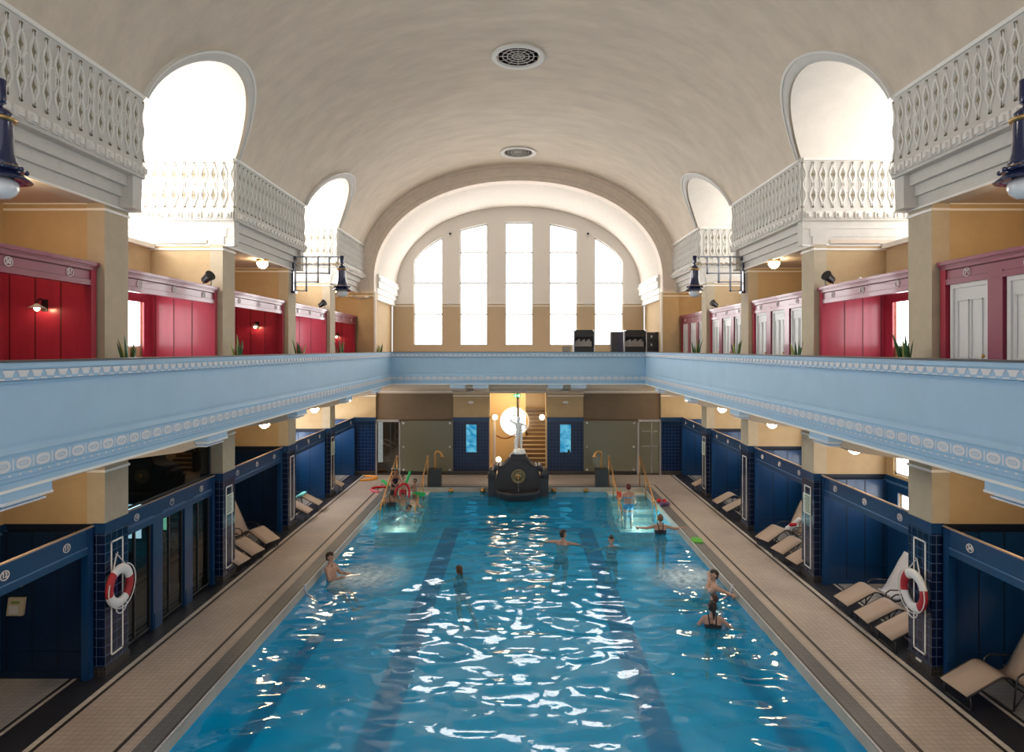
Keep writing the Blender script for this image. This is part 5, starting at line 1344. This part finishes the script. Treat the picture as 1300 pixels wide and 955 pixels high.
        hme = voxel(hm, 'hair', cloth(hair) if not body_mat else body_mat, .014, 3)
        ho = bpy.data.objects.new('hair', hme); col.objects.link(ho); ho.parent = o
    if not body_mat:
        for sg in (-1, 1):
            e = MB(); e.ball(hc + fc * .083 * k * hk + side * sg * .033 * k * hk + U * .012 * k, .0125 * k * hk, 8, 6); e.build('eye', cloth((.02, .012, .01)), o)
        e = MB(); e.tube([hc + fc * (.088 - .006 * abs(q)) * k * hk - U * .047 * k + side * q * .018 * k for q in (-1, 0, 1)], .006 * k, 6); e.build('mouth', cloth((.30, .07, .06)), o)
    # swimwear
    if suit:
        sm = MB(); g = .015; C = lambda a, b, ra, rb: sm.capsule(a, b, (ra + g) * k, (rb + g) * k, 12)
        for sg in (-1, 1):
            if suit in ('one', ):
                C(nb - T * .20 * k + S * sg * .075 * k, pel + T * .13 * k + S * sg * .055 * k, .094 * p, .086 * p); C(pel + T * .13 * k + S * sg * .05 * k, pel + S * sg * hipw * k, .086 * p, .105 * p)
                if gender == 'f' and not child: C(nb - T * .17 * k + S * sg * .075 * k + FW * .07 * k, nb - T * .18 * k + S * sg * .075 * k + FW * .075 * k, .058, .058)
                b = MB(); b.tube([nb - T * .19 * k + S * sg * .075 * k + FW * .105 * k, nb - T * .06 * k + S * sg * .08 * k + FW * .075 * k, nb + T * .045 * k + S * sg * .085 * k, nb - T * .05 * k + S * sg * .075 * k - FW * .085 * k, nb - T * .19 * k + S * sg * .06 * k - FW * .105 * k], .014 * k, 6); b.build('strap', cloth(suitc), o)
            if suit in ('bikini', 'one', 'trunks'):
                C(pel + T * .02 * k + S * sg * .055 * k, pel + S * sg * hipw * k - T * .01 * k, .098 * p, .105 * p); C(pel + S * sg * .07 * k - FW * .03 * k - T * .02 * k, pel + S * sg * .07 * k - FW * .03 * k - T * .05 * k, .095 * p, .09 * p)
            if suit == 'trunks':
                h0, kn = legs[0 if sg < 0 else 1]; C(h0, h0 + (kn - h0) * .5, .09 * p, .082 * p)
        sme = voxel(sm, 'swimwear', cloth(suitc), .014, 2); so = bpy.data.objects.new({'trunks': 'swim_trunks', 'one': 'swimsuit', 'bikini': 'bikini_bottom'}[suit], sme); col.objects.link(so); so.parent = o
        if suit == 'bikini':
            b = MB(); c = nb - T * .18 * k
            b.tube([c + S * (.185 * p * k * math.cos(a)) + FW * ((.112 if math.sin(a) < 0 else .115) * p * k * math.sin(a)) for a in [2 * PI * q / 20 for q in range(20)]], .018 * k, 6, 0, True)
            for sg in (-1, 1):
                if gender == 'f': b.ball(c + S * sg * .075 * k + FW * .078 * k, .072 * k, 10, 7)
            bo = b.build('bikini_top', cloth(suitc), o)
    return o

# the marble statue
t = thing('statue', 'white marble statue of a standing youth on top of the dark fountain', 'statue', (0.03, 25.36, 1.42))
m = MB(); m.lathe([(.26, 0), (.27, .04), (.25, .08), (.22, .12), (.21, .17), (.001, .175)], (0, 0, 0), 22); m.build('base', M_marble, t)
fg = person('figure', None, (0, 0, .17 + .86 * 1.32 / 1.72 - .0), PI, h=1.33, torso=(.06, 0, 1), sh=(1, 0, .10), head=(-.12, .1, 1), face=(-.3, 1, -.1), armL=((-1, .15, -.55), (.75, .35, -.5)), armR=((.85, .25, .45), (-.62, -.05, .85)),
            legL=((-.05, .12, -1), (-.02, -.12, -1)), legR=((.03, .02, -1), (0, -.03, -1)), style='short', suit=None, body_mat=M_marble, parent=t, plump=1.08)
m = MB(); m.tube([(-.12, .10, .16), (-.14, .11, .45), (-.10, .08, .62)], [.07, .06, .05], 9); m.build('tree_stump_support', M_marble, t)

def wxy(px, py, z):
    """ground point at height z under pixel (px, py) of the 1300x955 photograph"""
    Y = (H - z) * F / (py - 443); return (px - 658) / F * Y, Y
P_ = person
P_('person', 'man in dark trunks leaning on the left pool wall beside white bubbles', (-4.62, 16.1, -.36), -PI / 2 - .25, 1.76, torso=(0, -.18, 1), head=(0, .05, 1), armL=((-.35, .45, -.8), (.35, .9, .15)), armR=((.3, .5, -.8), (-.35, .9, .2)), legL=((-.2, .9, -.35), (0, .5, -.8)), legR=((.2, .95, -.3), (0, .6, -.7)), suitc=(.01, .01, .012), hair=(.035, .02, .015))
P_('person', 'swimmer with tied brown hair facing away, alone in the middle of the pool', (-1.40, 16.15, -.66), .35, 1.66, torso=(0, .62, .78), head=(0, .1, 1), face=(-.4, 1, .1), armL=((-.75, .7, -.35), (-.4, .8, -.4)), armR=((.75, .7, -.35), (.4, .8, -.4)), legL=((-.2, -.7, -.8), (0, -1, -.3)), legR=((.2, -.7, -.8), (0, -1, -.3)), style='ponytail', hair=(.10, .045, .02), suit='one', suitc=(.03, .03, .06), gender='f')
P_('person', 'dark haired man swimming with arms spread over the right lane line', (1.27, 18.85, -.60), -.35, 1.76, torso=(0, .25, .95), head=(0, .05, 1), face=(.75, .6, 0), armL=((-1, .15, -.12), (-.8, .5, -.35)), armR=((1, .2, -.15), (.7, .5, -.4)), legL=((-.2, -.5, -.9), (0, -.8, -.5)), legR=((.2, -.5, -.9), (0, -.8, -.5)), suitc=(.02, .03, .06))
P_('person', 'dark haired woman facing us in the water with outstretched arms', (2.70, 18.75, -.68), PI + .15, 1.66, head=(0, .0, 1), face=(.3, 1, .1), armL=((-1, .15, -.06), (-1, .3, -.08)), armR=((1, .15, -.06), (1, .3, -.1)), legL=((-.12, .1, -1), (0, -.15, -1)), legR=((.12, .1, -1), (0, -.15, -1)), style='bun', suit='bikini', suitc=(.015, .015, .02), gender='f')
P_('person', 'red haired woman in a blue bikini standing on the right pool steps', (3.88, 22.75, -.80 + .86 * 1.62 / 1.72), .1, 1.62, armL=((-.45, .3, -.9), (-.1, .9, -.2)), armR=((.4, .15, -.9), (.25, .8, -.5)), legL=((-.05, .05, -1), (0, -.08, -1)), legR=((.05, .1, -1), (0, -.12, -1)), hair=(.14, .012, .014), suit='bikini', suitc=(.05, .30, .55), gender='f', plump=1.12)
P_('person', 'brown haired woman in a dark swimsuit with arms spread at the right pool edge', (4.40, 20.0, -1.26 + .86), -.05, 1.70, armL=((-.95, .15, -.30), (-.85, .55, -.10)), armR=((.95, .05, -.28), (.75, -.1, .10)), head=(0, .1, 1), hair=(.16, .075, .035), suit='one', suitc=(.02, .018, .03), gender='f', plump=1.1)
P_('person', 'man reclining against the right pool wall with one arm along the edge', (4.42, 15.3, -.50), PI / 2 + .15, 1.78, torso=(0, -.42, .9), head=(0, -.05, 1), face=(.0, 1, .15), armL=((-.8, -.45, -.1), (-.65, .0, .12)), armR=((.85, -.45, -.05), (.6, -.2, .1)), legL=((-.12, 1, .16), (0, 1, .05)), legR=((.12, 1, .12), (.05, 1, .0)), suitc=(.02, .03, .05))
P_('person', 'swimmer in a pink top low in the water by the right wall', (4.46, 14.25, -.60), .2, 1.50, torso=(0, .6, .8), head=(0, .1, 1), face=(-.6, 1, 0), armL=((-.9, .5, -.2), (-.8, .5, -.2)), armR=((.8, .3, -.3), (.6, .6, -.3)), legL=((-.2, -.7, -.8), (0, -1, -.3)), legR=((.2, -.7, -.8), (0, -1, -.3)), hair=(.06, .02, .02), suit='one', suitc=(.62, .12, .30), gender='f')
P_('person', 'woman with dark ponytail and dark swimsuit seen from behind, right front of pool', (4.02, 13.3, -1.28 + .83), -.25, 1.66, torso=(-.05, .0, 1), head=(0, .05, 1), face=(-.25, 1, 0), armL=((-.5, .3, -.8), (-.2, .9, -.3)), armR=((.7, .2, -.6), (.8, .4, -.3)), legL=((-.1, .1, -1), (0, -.2, -1)), legR=((.5, .3, -.8), (.5, -.2, -.8)), hair=(.015, .009, .008), style='ponytail', suit='one', suitc=(.012, .014, .02), gender='f')
# the group on the left steps
G = 'bathers on the left pool steps'
P_('person', 'girl with two hair buns standing at the back of the group by the left rail', (-4.72, 24.75, -.32 + .86 * 1.28 / 1.72), PI + .5, 1.28, armL=((-.4, .3, -.9), (.2, .8, -.3)), armR=((.3, .4, -.9), (-.1, .9, -.2)), style='buns', suit='one', suitc=(.015, .012, .03), gender='f', child=True, skinc=TANSKIN, group=G)
P_('person', 'boy in red shorts standing in the group on the left steps', (-4.38, 24.5, -.48 + .86 * 1.26 / 1.72), PI - .1, 1.26, armL=((-.6, .2, -.7), (-.5, .6, .3)), armR=((.6, .2, -.6), (.3, .6, .7)), suitc=(.55, .015, .03), child=True, hair=(.05, .03, .02), group=G)
P_('person', 'boy with dark cropped hair standing by the inner rail of the left steps', (-3.92, 24.5, -.48 + .86 * 1.12 / 1.72), PI / 2 + .5, 1.12, armL=((-.3, .4, -.9), (.2, 1, -.2)), armR=((.4, .3, -.9), (.2, .9, .1)), suitc=(.03, .06, .20), child=True, skinc=TANSKIN, group=G)
P_('person', 'woman in a black swimsuit sitting on the left steps, back to us', (-4.62, 23.45, -.36), .15, 1.62, torso=(.05, .12, 1), armL=((-.6, .4, -.8), (.2, .9, -.1)), armR=((.6, .4, -.8), (.3, .8, .3)), legL=((-.3, .9, -.3), (0, .2, -1)), legR=((.3, .9, -.3), (0, .2, -1)), style='bun', suit='one', suitc=(.01, .01, .012), gender='f', skinc=TANSKIN, group=G)
P_('person', 'child facing us in the middle of the group holding the red foam noodle', (-4.22, 23.62, -.36), PI, 1.32, armL=((-.7, .3, .1), (-.3, .3, .9)), armR=((.7, .3, .1), (.3, .3, .9)), legL=((-.2, .8, -.4), (0, .1, -1)), legR=((.2, .8, -.4), (0, .1, -1)), child=True, suitc=(.30, .10, .03), skinc=TANSKIN, group=G)
P_('person', 'fair child sitting at the inner side of the left steps, turned away', (-3.78, 23.45, -.38), -.5, 1.34, armL=((-.5, .3, -.9), (.1, .9, -.2)), armR=((.5, .4, -.8), (.1, .9, -.2)), legL=((-.2, .8, -.4), (0, .1, -1)), legR=((.2, .8, -.4), (0, .1, -1)), child=True, hair=(.12, .06, .03), suitc=(.05, .14, .40), group=G)
P_('person', 'dark haired bather stretched out low in the water before the left steps', (-4.35, 22.75, -.42), -PI / 2, 1.60, torso=(0, .88, .42), head=(0, .5, .9), face=(.3, 1, 0), armL=((-.5, .9, -.1), (0, 1, -.15)), armR=((.6, .7, -.2), (.5, .9, -.1)), legL=((-.2, -.9, -.3), (0, -1, -.2)), legR=((.2, -.9, -.3), (0, -1, -.3)), suitc=(.02, .02, .03), skinc=TANSKIN, group=G)

# ------------------------------------------------------------------ foam noodles and toys
def noodle(pts, r, m_, label, name='foam_noodle'):
    mb = MB(); mb.tube([p for p in [tuple(q) for q in smooth3(pts)]], r, 10); o = mb.build(name, m_); return tag(o, label, 'pool noodle')
def smooth3(pts, sub=5):
    out = []
    for i in range(len(pts) - 1):
        p0, p1, p2, p3 = [V(pts[max(0, min(len(pts) - 1, j))]) for j in (i - 1, i, i + 1, i + 2)]
        for j in range(sub):
            t_ = j / sub; out.append(.5 * (2 * p1 + (p2 - p0) * t_ + (2 * p0 - 5 * p1 + 4 * p2 - p3) * t_ * t_ + (3 * p1 - p0 - 3 * p2 + p3) * t_ ** 3))
    out.append(V(pts[-1])); return out
def dk(px, py, z=.04): x, y = wxy(px, py, z); return (x, y, z)
noodle([dk(463, 604.5), dk(474, 605), dk(478.5, 606.5), dk(474, 608.5), dk(465, 609.5), dk(457, 610)], .045, M_nood_o, 'orange foam noodle bent on the far left deck')
noodle([dk(491, 618, .08), dk(480, 618.5), dk(472.5, 620)], .045, M_nood_r, 'red foam noodle lying on the deck beside the left steps')
noodle([dk(471, 621.5), dk(473, 623.5), dk(481, 624.5)], .045, M_nood_p, 'pink foam noodle lying at the pool edge beside the left steps')
def at(px, py, Y): return ((px - 658) / F * Y, Y, H + (443 - py) / F * Y)
noodle([at(501, 630, 23.5), at(503.5, 621, 23.45), at(511, 615, 23.4), at(517, 616, 23.4), at(519.5, 624, 23.4), at(519, 632, 23.4)], .04, M_nood_r, 'red foam noodle arched above the group on the left steps')
noodle([at(515, 615, 24.2), at(518, 607, 24.2), at(520.5, 598.5, 24.2)], .045, M_nood_g, 'green foam noodle held upright in the group')
noodle([at(485, 610, 24.4), at(489, 613, 24.3), at(493, 618, 24.2)], .05, M_nood_g, 'green foam noodle leaning over the outer rail of the left steps')
m = MB(); c = at(531, 628, 23.6); m.prism(lambda u, v, w: V((c[0] + u, c[1] + w, c[2] + v)), [(-.26, -.06), (.1, -.08), (.26, -.02), (.25, .06), (0, .09), (-.22, .07)], -.04, .04); o = m.build('swim_board', M_nood_g); tag(o, 'green swim board between the children by the inner rail', 'swim board')
x, y = wxy(885, 686, .02); m = MB(); m.prism(lambda u, v, w: V((x + u, y + v, w)), [(-.14, -.2), (.10, -.25), (.16, .0), (.12, .24), (-.1, .25), (-.16, .05)], .005, .035); o = m.build('swim_board', mat('lime_foam', (.12, .50, .05), .7)); tag(o, 'lime green swim board on the grey coping of the right pool edge', 'swim board')
x, y = wxy(836.5, 637, .05); m = MB(); m.ball((x, y, .09), .09, 12, 8, 0, (1, 1, .8)); o = m.build('toy_ball', M_nood_r); tag(o, 'small red toy on the right coping near the steps', 'toy')
x, y = wxy(844, 641, .05); m = MB(); m.capsule((x - .12, y, .08), (x + .12, y + .05, .08), .08, .07); m.ball((x, y + .05, .17), .075, 10, 7, 1); o = m.build('toy_boat', [cloth((.14, .07, .16)), M_nood_r]); tag(o, 'purple and red toy lying on the right coping', 'toy')
m = MB(); c = at(786, 630, 23.6); m.prism(lambda u, v, w: V((c[0] + u, c[1] + w, c[2] + v)), [(-.08, .16), (.08, .16), (.10, -.16), (-.02, -.2), (-.09, -.12)], -.03, .02); o = m.build('towel', mat('red_cloth', (.75, .06, .03), .9)); tag(o, 'small red cloth hung on the left rail of the right steps', 'towel')

# ------------------------------------------------------------------ rails, showers, spouts
def handrail(x, label):
    t = thing('handrail', label, 'handrail', (x, 26.0, 0))
    def zz(y): return 1.18 - (26.0 - y) * .405
    pts = [(0, .0, 1.18), (0, -.25, 1.13)] + [(0, y - 26.0, zz(y)) for y in (25.2, 24.4, 23.6, 22.9)] + [(0, 22.7 - 26, -.25), (0, 22.66 - 26, -.78)]
    m = MB(); m.tube(pts, .027, 10); m.build('rail', M_brass, t)
    for y, z0 in ((26.0, 0), (24.75, -.30), (23.5, -.78)):
        m = MB(); m.tube([(0, y - 26, z0), (0, y - 26, zz(y))], .022, 8); m.build('post', M_brass, t)
    m = MB(); m.ball((0, 0, 1.2), .045, 10, 7); m.build('finial', M_brass, t)
handrail(3.64, 'brass handrail on the inner side of the right pool steps')
handrail(4.88, 'brass handrail on the outer side of the right pool steps')
handrail(-3.64, 'brass handrail on the inner side of the left pool steps')
handrail(-4.88, 'brass handrail on the outer side of the left pool steps')
for s in (-1, 1):
    X = s * 3.35
    t = thing('water_spout', 'brass swan neck spout on a black block, %s of the fountain' % SIDEN[s], 'water spout', (X, 26.05, 0))
    m = MB(); m.box(-.24, .24, -.22, .22, 0, .68); m.box(-.25, .25, -.23, .23, .66, .70); m.build('block', M_dgrey, t)
    m = MB(); m.tube(smooth3([(0, 0, .70), (0, 0, 1.15), (0, 0, 1.28), (-s * .06, -.03, 1.38), (-s * .17, -.05, 1.38), (-s * .25, -.07, 1.30), (-s * .28, -.08, 1.22)]), .045, 12); m.build('swan_neck', M_brass, t)
    m = MB(); m.lathe([(.05, 1.24), (.085, 1.20), (.085, 1.19), (.04, 1.2)], (-s * .28, -.08, 0), 14); m.build('nozzle', M_brass, t)
for px, w in ((572.6, 'outermost left'), (613, 'inner left'), (703, 'inner right'), (743.8, 'outermost right')):
    X = (px - 658) / F * PYE; m = MB(); m.lathe([(.06, -.02), (.09, .0), (.10, .08), (.06, .14), (.001, .15)], (X, PYE - .012, -.11), 12, 0, (V((1, 0, 0)), V((0, 0, 1)), V((0, -1, 0)))); o = m.build('wall_inlet', M_brass); tag(o, 'small brass inlet on the far pool wall, %s of four' % w, 'inlet')
for s in (-1, 1):
    m = MB(); m.tube(smooth3([(s * 4.99, 15.05, .03), (s * 4.95, 15.0, -.02), (s * 4.9, 14.95, -.13), (s * 4.62, 14.7, -.2), (s * 4.45, 14.5, -.3)]), .022, 8); o = m.build('grab_rail', M_brk); tag(o, 'short bent metal rail dipping into the water at the %s pool edge' % SIDEN[s], 'rail')
# bubbles blown in by the massage jets
def plume(px0, py0, px1, py1, w, label):
    x0, y0 = wxy(px0, py0, WZ); x1, y1 = wxy(px1, py1, WZ); d = V((x1 - x0, y1 - y0, 0)); L = d.length; d.normalize(); q = V((-d.y, d.x, 0)); m = MB()
    K = 20; vs = []
    for j in range(K + 1):
        for i in range(9):
            u = L * j / K; v = (i / 8 - .5) * w; vs.append((u, v, .02 * noise.noise((u * 4, v * 4, 1)) + .055))
    m.add(vs, [(j * 9 + i, j * 9 + i + 1, (j + 1) * 9 + i + 1, (j + 1) * 9 + i) for j in range(K) for i in range(8)], 0, True)
    o = m.build('foam_bubbles', M_foam); o.location = (x0, y0, WZ); o.rotation_euler = (0, 0, math.atan2(d.y, d.x)); tag(o, label, 'foam', kind='stuff')
plume(428, 735, 548, 738, 2.2, 'white bubbles spreading from the left wall jet')
plume(905, 735, 795, 738, 2.2, 'white bubbles spreading from the right wall jet')
flatten_texts()
# ------------------------------------------------------------------ light, camera
w = bpy.data.worlds.new('world'); sc.world = w; w.use_nodes = True
bg = w.node_tree.nodes['Background']; bg.inputs[0].default_value = (1.0, 0.97, 0.94, 1); bg.inputs[1].default_value = 0.75
def area(name, loc, rot, sx, sy, power, c=(1, .98, .95)):
    l = bpy.data.lights.new(name, 'AREA'); l.shape = 'RECTANGLE'; l.size = sx; l.size_y = sy; l.energy = power; l.color = c
    o = bpy.data.objects.new(name, l); col.objects.link(o); o.location = loc; o.rotation_euler = rot; return o
def point(name, loc, power, c, r=.08):
    l = bpy.data.lights.new(name, 'POINT'); l.energy = power; l.color = c; l.shadow_soft_size = r
    o = bpy.data.objects.new(name, l); col.objects.link(o); o.location = loc; return o
for s in (-1, 1):
    point('underwater_lamp', (s * 4.25, 22.7, -.50), 30, (1, .95, .85), .15)
point('stair_hall_fill', (-.6, 29.8, 3.3), 70, (1, .80, .52), .2)  # unseen warm fill light, added to brighten the stair hall
point('stair_fill', (.7, 30.2, 3.4), 40, (1, .80, .55), .2)  # second added fill light above the stairs, no fitting there
cam = bpy.data.cameras.new('camera'); co = bpy.data.objects.new('camera', cam); col.objects.link(co)
co.location = (0, 0, H); co.rotation_euler = (PI / 2, 0, 0); cam.sensor_width = 36; cam.lens = F / 1300 * 36
cam.shift_x = (650 - 658) / 1300; cam.shift_y = (443 - 477.5) / 1300; cam.clip_start = .1; cam.clip_end = 200
sc.camera = co
sc.view_settings.view_transform = 'Standard'; sc.view_settings.look = 'None'; sc.view_settings.exposure = 0.3
sc.cycles.max_bounces = 8; sc.cycles.diffuse_bounces = 5; sc.cycles.glossy_bounces = 4; sc.cycles.transparent_max_bounces = 12
sc.cycles.sample_clamp_indirect = 6.0; sc.cycles.caustics_reflective = False; sc.cycles.caustics_refractive = False
